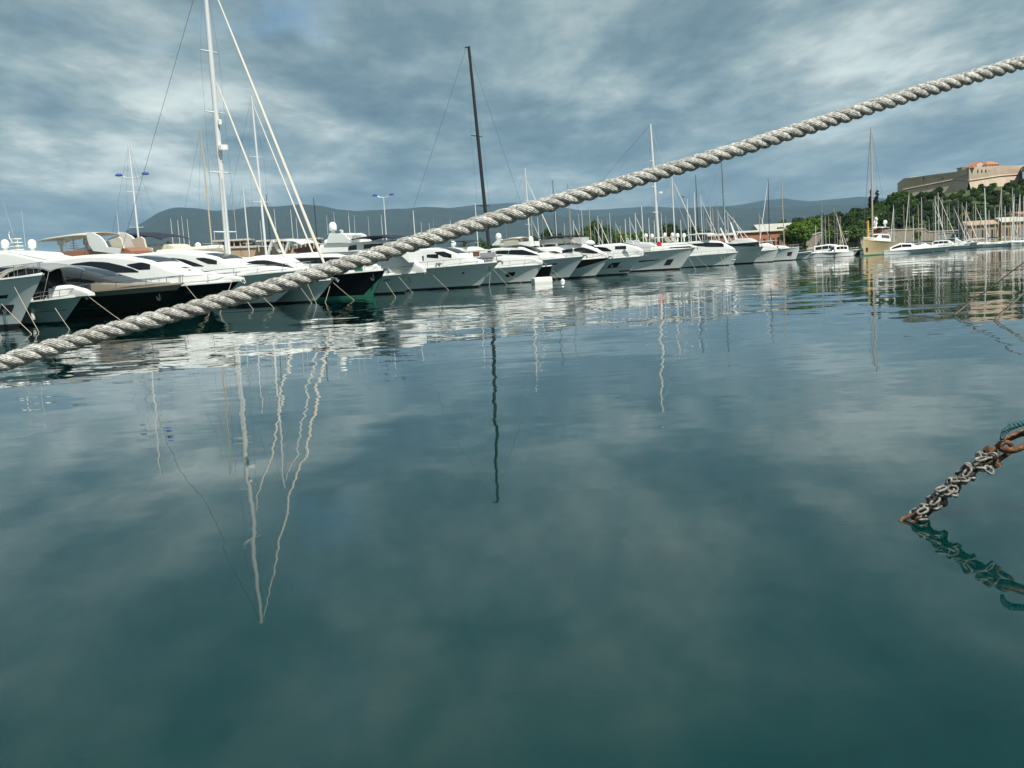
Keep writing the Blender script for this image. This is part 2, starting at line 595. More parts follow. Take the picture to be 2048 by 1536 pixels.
        if posts:
            for x in (pts[0][0] + 0.15, pts[-1][0] - 0.15):
                z = interp(x, pts) - drop
                zb = zbase(x) if zbase else z - 1.7
                xb = lerp(x, 0.5 * (pts[0][0] + pts[-1][0]), 0.25)
                MB().tube([(xb, -width * 0.92, zb), (x, -width * 0.97, z), (x, -width * 0.5, z + drop * 0.7), (x, width * 0.5, z + drop * 0.7), (x, width * 0.97, z), (xb, width * 0.92, zb)], 0.025, 5).build('hoop', MT['steel'], ob)
        return ob

    def dome(self, x, y, z, r, zb, m='white', slim=1.0):
        """satellite dome: egg on a drum and stalk; z is the dome's centre"""
        h = r * slim
        prof = [(0.001, h)] + [(r * math.sin(a), h * math.cos(a)) for a in [math.pi * k / 14 for k in range(1, 8)]] + [(r, -0.25 * h), (r * 0.97, -0.7 * h), (r * 0.8, -0.95 * h), (0.001, -0.96 * h)]
        ob = MB().lathe(prof[::-1], 18, (x, y, z)).build('satellite_dome', MT[m], self.root, angle=60)
        if z - h > zb:
            MB().lathe([(r * 0.42, zb - z), (r * 0.34, (zb - z) * 0.5 - 0.5 * h), (r * 0.55, -0.94 * h)], 10, (x, y, z)).build('dome_stalk', MT['white'], ob)
        return ob

    def fin(self, name, m, poly, ys, th=0.16, beam=None, parent=None):
        """side plates of a radar arch cut to poly [(x, z)], with a cross beam"""
        for y in ys:
            MB().prism([(x, y - th / 2, z) for x, z in poly], (0, th, 0)).build(name, MT[m], parent or self.root, angle=30)
        if beam:
            x, z, w, h = beam
            MB().box((x, (ys[0] + ys[-1]) / 2, z), (w, abs(ys[-1] - ys[0]), h)).build('arch_beam', MT[m], parent or self.root, angle=30)

    def radar(self, x, y, z, w=1.4):
        b = MB()
        b.lathe([(0.12, -0.5), (0.10, -0.1), (0.22, -0.08), (0.22, 0.1), (0.02, 0.12)], 10, (x, y, z))
        b.box((x, y, z + 0.2), (0.16, w, 0.14), 0.5)
        b.build('radar_scanner', MT['white'], self.root)

    def antenna(self, x, y, z0, z1, r=0.02, m='alu', lean=-0.04):
        MB().tube([(x, y, z0), (x + lean * (z1 - z0), y, z1)], [r, r * 0.5], 5).build('whip_antenna', MT[m], self.root)

    def fender(self, t, side=None, size=0.16):
        s = side or self.near
        x, y, z = self.P(t, 0.45, s, size + 0.03)
        b = MB().lathe([(0.01, -0.5), (size * 0.7, -0.46), (size, -0.3), (size, 0.3), (size * 0.7, 0.46), (0.03, 0.5)], 8, (x, y, z))
        b.tube([(x, y, z + 0.45), self.P(t, 1.0, s, 0.02)], 0.015, 4)
        b.build('fender', MT['white'], self.root)

    # sailing gear -----------------------------------------------------
    def mast(self, x, z0, z1, r, m='alu', rake=0.0, spreaders=3, sm=None, span=1.1, taper=0.6):
        tx = x - rake * (z1 - z0)
        ob = MB().tube([(lerp(x, tx, q), 0, lerp(z0, z1, q)) for q in (0, 0.3, 0.6, 0.85, 1)], [r, r, r * 0.95, r * 0.8, r * taper], 10).build('mast', MT[m], self.root)
        tops = []
        for i in range(spreaders):
            q = (i + 1) / (spreaders + 1) * 0.92
            z = lerp(z0, z1, q); xx = lerp(x, tx, q); w = span * (1 - 0.35 * q)
            MB().tube([(xx - 0.12 * w, -w, z + 0.05), (xx, 0, z), (xx - 0.12 * w, w, z + 0.05)], [r * 0.2, r * 0.32, r * 0.2], 5).build('spreader', MT[sm or m], ob)
            tops.append((xx, w, z))
        for s in (-1, 1):
            path = [(x - 0.2, s * min(self.B * 0.46, self.deck_hb(x) - 0.1), self.deck_z(x))] + [(a - 0.12 * w, s * w, z) for a, w, z in tops] + [(tx, 0, z1 - 0.2)]
            MB().tube(path, 0.014, 4).build('shroud', MT['wire'], ob)
        return ob, tx, z1

    def stay(self, p, q, r=0.014, m='wire', name='stay', sag=0.0, n=6):
        pts = []
        for i in range(n + 1):
            k = i / n
            a = np.array(p) * (1 - k) + np.array(q) * k
            a[2] -= sag * 4 * k * (1 - k)
            pts.append(tuple(a))
        rr = r if not isinstance(r, (list, tuple)) else [interp(i / n, r) for i in range(n + 1)]
        return MB().tube(pts, rr, 6).build(name, MT[m], self.root)

    def boom(self, x, z, length, m='sail', r=0.24):
        b = MB()
        b.tube([(x, 0, z), (x - length, 0, z + 0.15)], 0.09, 8)
        ob = b.build('boom', MT['alu'], self.root)
        n = 8
        MB().tube([(x - 0.1 - (length - 0.3) * i / n, 0, z + 0.24 + 0.15 * i / n) for i in range(n + 1)], [r * 0.75] + [r * (1 - 0.45 * i / n) for i in range(1, n + 1)], 8).build('sail_cover', MT[m], ob)


def motor(name, label, ff, tip, L, B, hull='hull_white', head=HEAD, cat='yacht', cap='white', deck='white', flare=1.0, stern=0.62, origin=None, boot='boot', group=None, band=None, full=2.4, rake=None, fb=None):
    o = row_point(*ff) if origin is None else np.array(origin[:2])
    if rake is None:
        h = np.array(head) / np.linalg.norm(head)
        d = ray(*tip)
        # CAM + s d = o + rake h + z k
        A = np.array([[d[0], -h[0]], [d[1], -h[1]]])
        s, rk = np.linalg.solve(A, o - CAM[:2])
        z = CAM_H + s * d[2]
        rake, fb = min(max(rk, 0.3), 6.0), min(max(z, 0.6), 6.0)
    b = Boat(name, label, cat, o, head, L, B, rake, fb, stern, flare, group, full)
    b.hull(hull, boot=boot, deck=deck, cap=cap, band=band)
    return b

def px_prof(b, pts, y):
    return [b.loc(px, py, y) for px, py in pts]

# ------------------------------------------------------------------ water, land, mountains
def water_material():
    m = bpy.data.materials.new('harbour_water')
    m.use_nodes = True
    T = NT(m.node_tree)
    out = T.n('ShaderNodeOutputMaterial')
    b = T.n('ShaderNodeBsdfPrincipled', i_Roughness=0.015, i_IOR=1.42)
    b.inputs['Base Color'].default_value = (0.0005, 0.0225, 0.0215, 1)
    b.inputs['Specular IOR Level'].default_value = 0.5
    b.inputs['Subsurface Weight'].default_value = 1.0          # light wanders in the turbid water: no hard shadows on it
    b.inputs['Subsurface Radius'].default_value = (0.6, 1.0, 1.0)
    b.inputs['Subsurface Scale'].default_value = 5.0
    geo = T.n('ShaderNodeNewGeometry')
    pos = geo.outputs['Position']
    sp = T.n('ShaderNodeSeparateXYZ'); T.l(pos, sp.inputs[0])
    # the water is sheltered close to the quay and ruffled further out
    far = T.n('ShaderNodeMapRange', interpolation_type='SMOOTHSTEP')
    far.inputs['From Min'].default_value = 7.0; far.inputs['From Max'].default_value = 42.0
    far.inputs['To Min'].default_value = 0.42; far.inputs['To Max'].default_value = 1.0
    T.l(sp.outputs[1], far.inputs['Value'])
    patch = T.noise(pos, 0.035, 3, 0.5).outputs['Fac']
    pm = T.n('ShaderNodeMapRange'); T.l(patch, pm.inputs['Value'])
    pm.inputs['From Min'].default_value = 0.35; pm.inputs['From Max'].default_value = 0.65
    pm.inputs['To Min'].default_value = 0.45; pm.inputs['To Max'].default_value = 1.25
    amp = T.math('MULTIPLY', far.outputs[0], pm.outputs[0])
    def slopes(scale, stretch, k, rot, detail=2.0):
        mp = T.n('ShaderNodeMapping')
        mp.inputs['Rotation'].default_value = (0, 0, rot)
        mp.inputs['Scale'].default_value = (scale / stretch, scale, scale)
        T.l(pos, mp.inputs['Vector'])
        nz = T.noise(mp.outputs[0], 1.0, detail, 0.5)
        sub = T.n('ShaderNodeVectorMath', operation='SUBTRACT'); sub.inputs[1].default_value = (0.5, 0.5, 0.5)
        T.l(nz.outputs['Color'], sub.inputs[0])
        mu = T.n('ShaderNodeVectorMath', operation='MULTIPLY'); mu.inputs[1].default_value = (k * 1.1, k, 0)
        T.l(sub.outputs[0], mu.inputs[0])
        return mu.outputs[0]
    def vadd(a, c):
        nd = T.n('ShaderNodeVectorMath', operation='ADD'); T.l(a, nd.inputs[0]); T.l(c, nd.inputs[1]); return nd.outputs[0]
    s = vadd(slopes(0.28, 1.8, 0.040, 0.25), slopes(0.9, 2.2, 0.050, -0.2))
    s = vadd(s, slopes(2.6, 1.7, 0.035, 0.5))
    sc = T.n('ShaderNodeVectorMath', operation='SCALE'); T.l(s, sc.inputs[0]); T.l(amp, sc.inputs['Scale'])
    swell = vadd(sc.outputs[0], slopes(0.22, 3.5, 0.020, 0.1, 1.0))     # a faint long swell everywhere
    ad = T.n('ShaderNodeVectorMath', operation='ADD'); ad.inputs[1].default_value = (0, 0, 1); T.l(swell, ad.inputs[0])
    nm = T.n('ShaderNodeVectorMath', operation='NORMALIZE'); T.l(ad.outputs[0], nm.inputs[0])
    T.l(nm.outputs[0], b.inputs['Normal'])
    T.l(b.outputs[0], out.inputs[0])
    return m

wm = MB()
wm.box((0, 7470, -20), (28000, 15060, 40))
structure(wm.build('water', water_material(), smooth=False))

MT['land'] = mat('dry_ground', (0.10, 0.10, 0.06), 0.95, var=0.4, scale=0.02)
MT['stone'] = mat('quay_stone', (0.30, 0.27, 0.22), 0.9, var=0.25, scale=0.8, bump=0.5, bscale=3)
MT['concrete'] = mat('pale_concrete', (0.42, 0.40, 0.35), 0.9, var=0.15, scale=0.7, bump=0.3, bscale=3)

g = MB()
g.box((200, 8250, -0.2), (15000, 15740, 2.6))                # land behind the harbour basin
structure(g.build('ground', MT['land'], smooth=False))

# the quay the yachts are moored to (behind their sterns)
q0 = ROW_A + np.array([-HEAD[0], -HEAD[1]]) * 31 - ROW_DIR * 30
q1 = q0 + ROW_DIR * 275
mid = (q0 + q1) / 2
qb = MB().box((mid[0], mid[1], 0.0), (275, 5.0, 2.2), math.atan2(ROW_DIR[1], ROW_DIR[0]))
structure(qb.build('quay', MT['concrete'], smooth=False))
# the quay the photographer stands on (below the frame)
structure(MB().box((0, -3.2, -0.1), (60, 5.0, 1.9)).build('near_quay', MT['concrete'], smooth=False))

MT['hillside'] = mat('scrub_covered_mountain', (0.012, 0.026, 0.023), 0.95, var=0.5, scale=0.003)
def ridge(name, pts, Y, depth, seed, rough):
    """mountain range whose skyline runs through pts [(px, py)] at distance Y"""
    rnd = np.random.RandomState(seed)
    P = [at_depth(px, py, Y) for px, py in pts]
    sx = [p[0] for p in P]; sz = [p[2] for p in P]
    nx, ny = 170, 26
    x0, x1 = sx[0], sx[-1]
    ph = rnd.uniform(0, 6.28, 40); kx = rnd.uniform(2, 60, 40); ky = rnd.uniform(0.5, 7, 40)
    b = MB(); rows = []
    for j in range(ny):
        v = j / (ny - 1)
        row = []
        for i in range(nx):
            u = i / (nx - 1)
            x = lerp(x0, x1, u)
            z = float(np.interp(x, sx, sz))
            f = v ** 1.15
            fan = 1 - depth / Y * (1 - v)          # the spurs splay out from the ridge
            n = float(np.sum(np.sin(kx * u * 6.28 + ky * v * 6.28 + ph) / (1 + kx * 0.12))) / 6
            zz = z * f * (1 + rough * n * (1 - v) * 1.8 + rough * 0.10 * n)
            row.append(((x + 60 * n * (1 - v)) * fan, Y - depth * (1 - v), max(-5, zz)))
        rows.append(row)
    rows.append([(p[0], p[1] + depth * 0.6, -5) for p in rows[-1]])
    b.grid(rows)
    return structure(b.build(name, MT['hillside'], angle=80))

ridge('near_mountains', [(150, 500), (225, 478), (262, 456), (290, 441), (318, 425), (345, 415), (362, 414), (395, 417), (430, 423), (470, 420), (500, 413), (560, 412), (606, 408), (640, 411), (672, 418), (715, 422), (765, 420), (820, 416),
                         (850, 414), (900, 416), (960, 420), (1030, 426), (1120, 431), (1200, 432), (1280, 428), (1345, 420), (1400, 415), (1450, 412), (1490, 418), (1540, 414), (1600, 412), (1680, 410), (1760, 412), (1900, 420), (2100, 440)], 8200, 3400, 3, 0.16)
ridge('far_mountains', [(700, 440), (800, 425), (900, 415), (960, 409), (1020, 406), (1100, 409), (1160, 421), (1230, 417), (1300, 413), (1350, 415), (1420, 416), (1480, 410), (1530, 401), (1570, 397), (1620, 402), (1665, 398), (1720, 393), (1800, 400), (2000, 410), (2200, 430)], 12500, 3000, 8, 0.12)

# the wooded hill under the fort
def hill_z(x, y):
    a = sstep(372, 505, y) * sstep(118, 240, x) * 21.5
    a += 5.0 * sstep(372, 420, y) * sstep(96, 125, x)
    return 1.2 + a * (1 - 0.85 * sstep(535, 650, y))
b = MB()
rows = []
for j in range(40):
    y = 366 + j * 14
    rows.append([(90 + i * 9.0, y, hill_z(90 + i * 9.0, y) - (0.4 if i == 0 else 0)) for i in range(60)])
b.grid(rows)
MT['grass'] = mat('scrubby_grass', (0.045, 0.065, 0.020), 0.95, var=0.35, scale=0.1)
structure(b.build('hill', MT['grass']))

# ------------------------------------------------------------------ fort
MT['fortstone'] = mat('weathered_fort_stone', (0.47, 0.385, 0.30), 0.95, var=0.30, scale=0.25, bump=0.6, bscale=1.0, streak=0.4, dirt=(0.16, 0.15, 0.10))
MT['fortdark'] = mat('dark_opening', (0.02, 0.018, 0.015), 0.95)
MT['rooftile'] = mat('terracotta_roof_tile', (0.42, 0.16, 0.09), 0.9, var=0.25, scale=0.6, bump=0.4, bscale=4)
MT['render'] = mat('pale_wall_render', (0.50, 0.43, 0.34), 0.95, var=0.15, scale=0.3)
fort = thing('fort', 'pale stone star fort with red-tiled building on the wooded hill', 'fort', at_depth(1940, 380, 510) * np.array([1, 1, 0]) + np.array([0, 0, 22]))
FO = np.array(fort.location)
def fp(px, py, Y):
    return at_depth(px, py, Y) - FO
# plan points, with top and cordon heights read from the picture
PT = [(1807, 357, 379.5, 556), (1913, 343.5, 358.5, 528), (1913, 342.5, 358, 527), (1938, 335, 361, 500), (2000, 331, 351.5, 512), (2044, 331, 348, 520), (2048, 327, 348, 508), (2130, 318, 342, 520)]
def wall_seg(a, c):
    A, Bc = PT[a], PT[c]
    ta, tb = fp(A[0], A[1], A[3]), fp(Bc[0], Bc[1], Bc[3])
    ca, cb = fp(A[0], A[2], A[3]), fp(Bc[0], Bc[2], Bc[3])
    d = (tb - ta)[:2]; nrm = np.array([d[1], -d[0]]); nrm /= np.linalg.norm(nrm)
    N = np.array([nrm[0], nrm[1], 0])
    up = MB()
    rows = []
    n = 8
    for i in range(n + 1):
        q = i / n
        t, k = lerp(ta, tb, q), lerp(ca, cb, q)
        jig = 0.25 * math.sin(i * 12.9 + a)
        rows.append([tuple(t - N * 3 + [0, 0, jig * 0.4]), tuple(t + [0, 0, jig * 0.4]), tuple(k), tuple(k - N * 0.1 - [0, 0, 0.25])])
    up.grid(rows)
    up.build('parapet_wall', MT['fortstone'], fort, angle=25)
    lo = MB(); rows = []
    for i in range(n + 1):
        q = i / n
        k = lerp(ca, cb, q)
        rows.append([tuple(k - N * 0.06 - [0, 0, 0.2]), tuple(k + N * 1.4 - [0, 0, 6]), tuple(k + N * 4.2 - [0, 0, 19])])
    lo.grid(rows)
    lo.build('battered_wall', MT['fortstone'], fort, angle=25)
    cd = MB().tube([tuple(ca + N * 0.12), tuple(cb + N * 0.12)], 0.38, 8)
    cd.build('stone_cordon', MT['fortdark'] if False else MT['fortstone'], fort)
    return ta, tb, ca, cb, N
segs = [wall_seg(0, 1), wall_seg(2, 3), wall_seg(3, 4), wall_seg(4, 5), wall_seg(6, 7)]
# west return of the left wall
A = fp(1807, 357, 556); C = fp(1807, 379.5, 556)
MB().prism([tuple(A), tuple(C - [0, 0, 16]), tuple(C - [0, 0, 16] + np.array([12, 40, 0])), tuple(A + np.array([12, 40, 0]))], (0.5, 0, 0)).build('return_wall', MT['fortstone'], fort, smooth=False)
# the rampart platform
ring = [tuple(fp(p[0], p[1], p[3]) - np.array([0, -1.5, 1.2])) for p in PT] + [tuple(fp(2130, 318, 600) - [0, 0, 1.2]), tuple(fp(1820, 350, 600) - [0, 0, 1.2])]
MB().prism(ring, (0, 0, -2)).build('rampart_platform', MT['fortstone'], fort, smooth=False)
def arch_opening(px, py, w, h, seg):
    ta, tb, ca, cb, N = segs[seg]
    # drop the opening onto the wall plane
    d = ray(px, py); o = CAM - FO
    s = np.dot(ta - o, N) / np.dot(d, N)
    c = o + d * s + N * 0.06
    t = np.cross(N, [0, 0, 1])
    pts = [c - t * w / 2 - [0, 0, h / 2], c + t * w / 2 - [0, 0, h / 2]]
    for k in range(7):
        a = math.pi * k / 6
        pts.append(c + t * (w / 2 * math.cos(a)) + np.array([0, 0, h / 2 - w / 2 + w / 2 * math.sin(a)]))
    MB().prism([tuple(p) for p in pts], tuple(-N * 0.05)).build('arched_opening', MT['fortdark'], fort, smooth=False)
for px in (1955.5, 1963.5, 1971.5):
    arch_opening(px, 342.5 - (px - 1955) * 0.03, 0.95, 1.55, 2)
arch_opening(1922, 347, 0.55, 1.5, 1); arch_opening(1922, 341.5 + 10, 0.5, 0.9, 1)
arch_opening(1885.5, 356.5, 0.6, 1.0, 0); arch_opening(1847.5, 356.5, 0.6, 1.8, 0)
arch_opening(1978.5, 341.5, 0.35, 0.5, 2); arch_opening(1989, 340, 0.35, 0.5, 2)
for i in range(26):
    px = 1812 + i * 4
    arch_opening(px, 360.5 - (px - 1812) * 0.115, 0.18, 0.4, 0)
def house(name, x0, x1, ytop, yroof, Y, dep, gable, wallm, wins):
    """block with pitched tile roof"""
    a, c = fp(x0, ytop, Y), fp(x1, ytop + (x0 - x1) * 0.0577, Y)
    hb = 14.0
    w = MB()
    w.prism([tuple(a), tuple(c), tuple(c - [0, 0, hb]), tuple(a - [0, 0, hb])], (0, dep, 0))
    ob = w.build(name, MT[wallm], fort, smooth=False)
    rz = fp(0.5 * (x0 + x1), yroof, Y)[2]
    e = 0.1 if gable else 0.35
    r = MB()
    if gable:
        m_ = (a + c) / 2; m_[2] = rz
        r.prism([tuple(a + [-e, -e, -0.1]), tuple(m_ + [0, -e, 0.1]), tuple(c + [e, -e, -0.1]), tuple(c + [e, -e, 0.15]), tuple(m_ + [0, -e, 0.38]), tuple(a + [-e, -e, 0.15])], (0, dep + 2 * e, 0))
        w2 = MB().prism([tuple(a), tuple(m_), tuple(c)], (0, 0.3, 0)); w2.build('gable', MT[wallm], ob, smooth=False)
    else:
        i_ = 0.28 * (c - a)
        lo = [a + [-e, -e, 0], c + [e, -e, 0], c + [e, dep + e, 0], a + [-e, dep + e, 0]]
        hi = [a + i_ + [0, dep * 0.5, 0], c - i_ + [0, dep * 0.5, 0]]
        for h in hi: h[2] = rz
        vs = [tuple(p) for p in lo] + [tuple(p) for p in hi] + [tuple(p - np.array([0, 0, 0.3])) for p in lo]
        r.add(vs, [(0, 1, 5, 4), (1, 2, 5), (2, 3, 4, 5), (3, 0, 4), (6, 7, 1, 0), (7, 8, 2, 1), (8, 9, 3, 2), (9, 6, 0, 3)])
    r.build('tiled_roof', MT['rooftile'], ob, smooth=False)
    for (wx, wy, ww, wh) in wins:
        k = fp(wx, wy, Y)
        MB().box((k[0], a[1] - 0.03, k[2]), (ww, 0.06, wh)).build('window', MT['fortdark'], ob, smooth=False)
house('gabled_block', 1947, 1975, 333, 323.5, 540, 10, True, 'render', [(1952, 332, 0.9, 0.5), (1971, 331.5, 0.7, 0.7)])
house('tiled_block', 1975, 1999, 328.5, 321, 535, 10, False, 'render', [(1980, 332, 0.5, 0.6), (1985.5, 331.5, 0.5, 0.6), (1991, 331, 0.5, 0.6), (1996, 331, 0.5, 0.6)])
house('low_block', 1999, 2022, 334.5, 332.5, 538, 8, False, 'render', [])
house('west_hut', 1925, 1938, 334.2, 333, 520, 6, False, 'render', [])

# ------------------------------------------------------------------ trees
def leaf_mat(name, c1, c2):
    m = bpy.data.materials.new(name)
    m.use_nodes = True
    T = NT(m.node_tree)
    out = T.n('ShaderNodeOutputMaterial')
    b = T.n('ShaderNodeBsdfPrincipled', i_Roughness=0.6)
    b.inputs['Specular IOR Level'].default_value = 0.25
    geo = T.n('ShaderNodeNewGeometry')
    oi = T.n('ShaderNodeObjectInfo')
    k = T.math('ADD', T.math('MULTIPLY', geo.outputs['Random Per Island'], 0.6), T.math('MULTIPLY', oi.outputs['Random'], 0.4))
    T.l(T.mix(k, c1, c2), b.inputs['Base Color'])
    tr = T.n('ShaderNodeBsdfTranslucent')
    T.l(T.mix(0.5, c2, (0.12, 0.2, 0.02)), tr.inputs['Color'])
    mx = T.n('ShaderNodeMixShader'); mx.inputs[0].default_value = 0.22
    T.l(b.outputs[0], mx.inputs[1]); T.l(tr.outputs[0], mx.inputs[2])
    T.l(mx.outputs[0], out.inputs[0])
    return m
MT['leaf_dark'] = leaf_mat('dark_evergreen_foliage', (0.012, 0.028, 0.010), (0.035, 0.070, 0.018))
MT['leaf_mid'] = leaf_mat('mid_green_foliage', (0.020, 0.050, 0.010), (0.060, 0.120, 0.018))
MT['leaf_light'] = leaf_mat('yellow_green_foliage', (0.045, 0.095, 0.010), (0.110, 0.190, 0.020))
MT['leaf_cypress'] = leaf_mat('cypress_foliage', (0.006, 0.016, 0.010), (0.016, 0.034, 0.018))
MT['bark'] = mat('grey_brown_bark', (0.10, 0.075, 0.05), 0.95, var=0.3, scale=2)

def crown_mesh(name, m, seed, W, Hh, blobs, leaves, size, shape='round'):
    """leaf clumps through the volume of a crown W wide, Hh tall, base at z=0"""
    r = np.random.RandomState(seed)
    V = []; Fc = []
    for k in range(blobs):
        while True:
            p = r.uniform(-1, 1, 3)
            if np.dot(p, p) < 1: break
        if shape == 'round':
            c = np.array([p[0] * W * 0.36, p[1] * W * 0.36, Hh * (0.5 + 0.36 * p[2])])
            rad = W * r.uniform(0.13, 0.22) * (1.1 - 0.35 * abs(p[2]))
        else:
            zz = r.uniform(0.04, 0.94)
            rw = W * 0.5 * min(1, 3.2 * zz) * (1 - zz) ** 0.55
            a = r.uniform(0, 6.28)
            c = np.array([rw * 0.55 * math.cos(a), rw * 0.55 * math.sin(a), Hh * zz]); rad = max(0.25, rw * 0.62)
        for q in range(leaves):
            d = r.normal(size=3); d /= np.linalg.norm(d)
            if d[2] < -0.55: d[2] *= -1
            pos = c + d * rad * r.uniform(0.72, 1.08) * np.array([1, 1, 0.85])
            nrm = d + r.normal(size=3) * 0.55; nrm /= np.linalg.norm(nrm)
            t = np.cross(nrm, r.normal(size=3)); t /= np.linalg.norm(t); bt = np.cross(nrm, t)
            s = size * r.uniform(0.6, 1.4)
            o = len(V)
            V += [tuple(pos - t * s), tuple(pos - bt * s * 0.62), tuple(pos + t * s), tuple(pos + bt * s * 0.62)]
            Fc.append((o, o + 1, o + 2, o + 3))
    b = MB(); b.v = V; b.f = Fc
    return b.mesh(name, MT[m], smooth=False)

def trunk_mesh(name, h, r, seed, limbs=5, W=6, Hh=6):
    rnd = random.Random(seed)
    b = MB()
    b.tube([(0, 0, -0.6), (0.05, 0, h * 0.5), (-0.05 * h, 0.04 * h, h), (0, 0, h + Hh * 0.6)], [r * 1.25, r, r * 0.8, r * 0.15], 8)
    for i in range(limbs):
        a = 6.28 * i / limbs + rnd.uniform(-0.4, 0.4)
        z = h * rnd.uniform(0.7, 1.1)
        L = W * rnd.uniform(0.28, 0.4)
        b.tube([(0, 0, z), (L * 0.5 * math.cos(a), L * 0.5 * math.sin(a), z + Hh * 0.22), (L * math.cos(a), L * math.sin(a), z + Hh * rnd.uniform(0.35, 0.6))], [r * 0.5, r * 0.32, r * 0.08], 6)
    return b.mesh(name, MT['bark'])

TREE = {}
for kind, m, shape in (('dark', 'leaf_dark', 'round'), ('mid', 'leaf_mid', 'round'), ('light', 'leaf_light', 'round')):
    for i in range(2):
        TREE[kind, i] = (trunk_mesh('trunk', 2.6, 0.28, 7 + i, 5, 9, 7), crown_mesh('crown', m, 20 + i + len(kind) * 7, 9.0, 7.4, 26, 60, 0.46))
TREE['cypress', 0] = (trunk_mesh('trunk', 1.2, 0.25, 3, 0, 3, 10), crown_mesh('crown', 'leaf_cypress', 77, 4.0, 13.5, 34, 60, 0.34, 'spire'))

def tree(kind, var, x, y, z, s, sz, rz, label, group, name='tree'):
    t = thing(name, label, 'tree', (x, y, z), rz, group)
    t.scale = (s, s, sz)
    tm, cm = TREE[kind, var]
    o = bpy.data.objects.new('trunk', tm); col.objects.link(o); o.parent = t
    c = bpy.data.objects.new('crown', cm); col.objects.link(c); c.parent = t
    c.location = (0, 0, 1.9 if kind != 'cypress' else 0.5)
    return t

R = random.Random(5)
placed = []
def where(x, y):
    u = 1024 + 2048 * x / y
    marks = [(1622, 'right of the grey sheet roof'), (1660, 'behind the first far masts'), (1700, 'left of the cypress pair'), (1735, 'under the cypress pair'), (1775, "behind the cream yacht's mast"), (1820, "below the fort's left corner"),
             (1862, "below the fort's left wall"), (1905, 'left of the dark bastion face'), (1945, 'below the dark bastion corner'), (1985, 'below the three arched openings'), (2022, 'below the tiled fort building'), (2100, 'at the right edge')]
    m = min(marks, key=lambda q: abs(q[0] - u))[1]
    row = ['front row', 'second row', 'mid slope', 'upper slope', 'hilltop'][min(4, max(0, int((y - 380) / 28)))]
    return m, row
def place_hill_trees(n, x0, x1, y0, y1, kinds, smin, smax, label, group, sep=3.9):
    k = 0; tries = 0
    while k < n and tries < 6000:
        tries += 1
        x, y = R.uniform(x0, x1), R.uniform(y0, y1)
        # stay clear of the fort and inside the frame (with a margin)
        u = x / y
        if u > 0.56 or u < 0.268 + 0.00002 * (y - 380): continue
        if y > 478 and u > 0.372 and not (0.378 < u < 0.425 and y < 512): continue
        if y > 484 and u > 0.425: continue
        if any((x - a) ** 2 + (y - c) ** 2 < sep ** 2 for a, c in placed): continue
        placed.append((x, y))
        s = R.uniform(smin, smax)
        if u > 0.395: s *= 0.74 - 0.26 * sstep(425, 470, y)
        elif 0.325 < u < 0.375 and y > 440: s *= 0.7
        tree(R.choice(kinds), R.randrange(2), x, y, hill_z(x, y) - 0.2, s, s * R.uniform(0.85, 1.1), R.uniform(0, 6.28), '%s %s tree, %s, %s' % (('large', 'small')[s < 0.95], label, where(x, y)[1], where(x, y)[0]), group)
        k += 1
place_hill_trees(12, 105, 132, 380, 412, ['light', 'mid'], 0.9, 1.2, 'yellow-green', 'broadleaf trees at the hill foot')
place_hill_trees(185, 108, 268, 392, 520, ['dark', 'dark', 'mid'], 0.78, 1.08, 'dark green', 'evergreens on the fort hill')
place_hill_trees(30, 150, 186, 455, 512, ['dark', 'mid'], 0.75, 0.95, 'dark green', 'evergreens on the fort hill', 3.4)
place_hill_trees(60, 185, 262, 440, 512, ['dark', 'mid'], 0.8, 1.0, 'dark green', 'evergreens on the fort hill', 3.0)
place_hill_trees(14, 150, 240, 382, 398, ['light', 'mid'], 0.55, 0.85, 'lighter green', 'lighter trees at the wood edge')
for px, py, s, lab in ((1742, 374, 0.86, 'taller dark cypress on the hill, left of the pair'), (1754, 377, 0.80, 'shorter dark cypress on the hill, right of the pair')):
    p = at_depth(px, py, 505)
    zb = hill_z(p[0], 505)
    tree('cypress', 0, p[0], 505, zb - 0.5, 0.9, (p[2] - zb + 0.5) / 14.0, px, lab, None, 'cypress_tree')
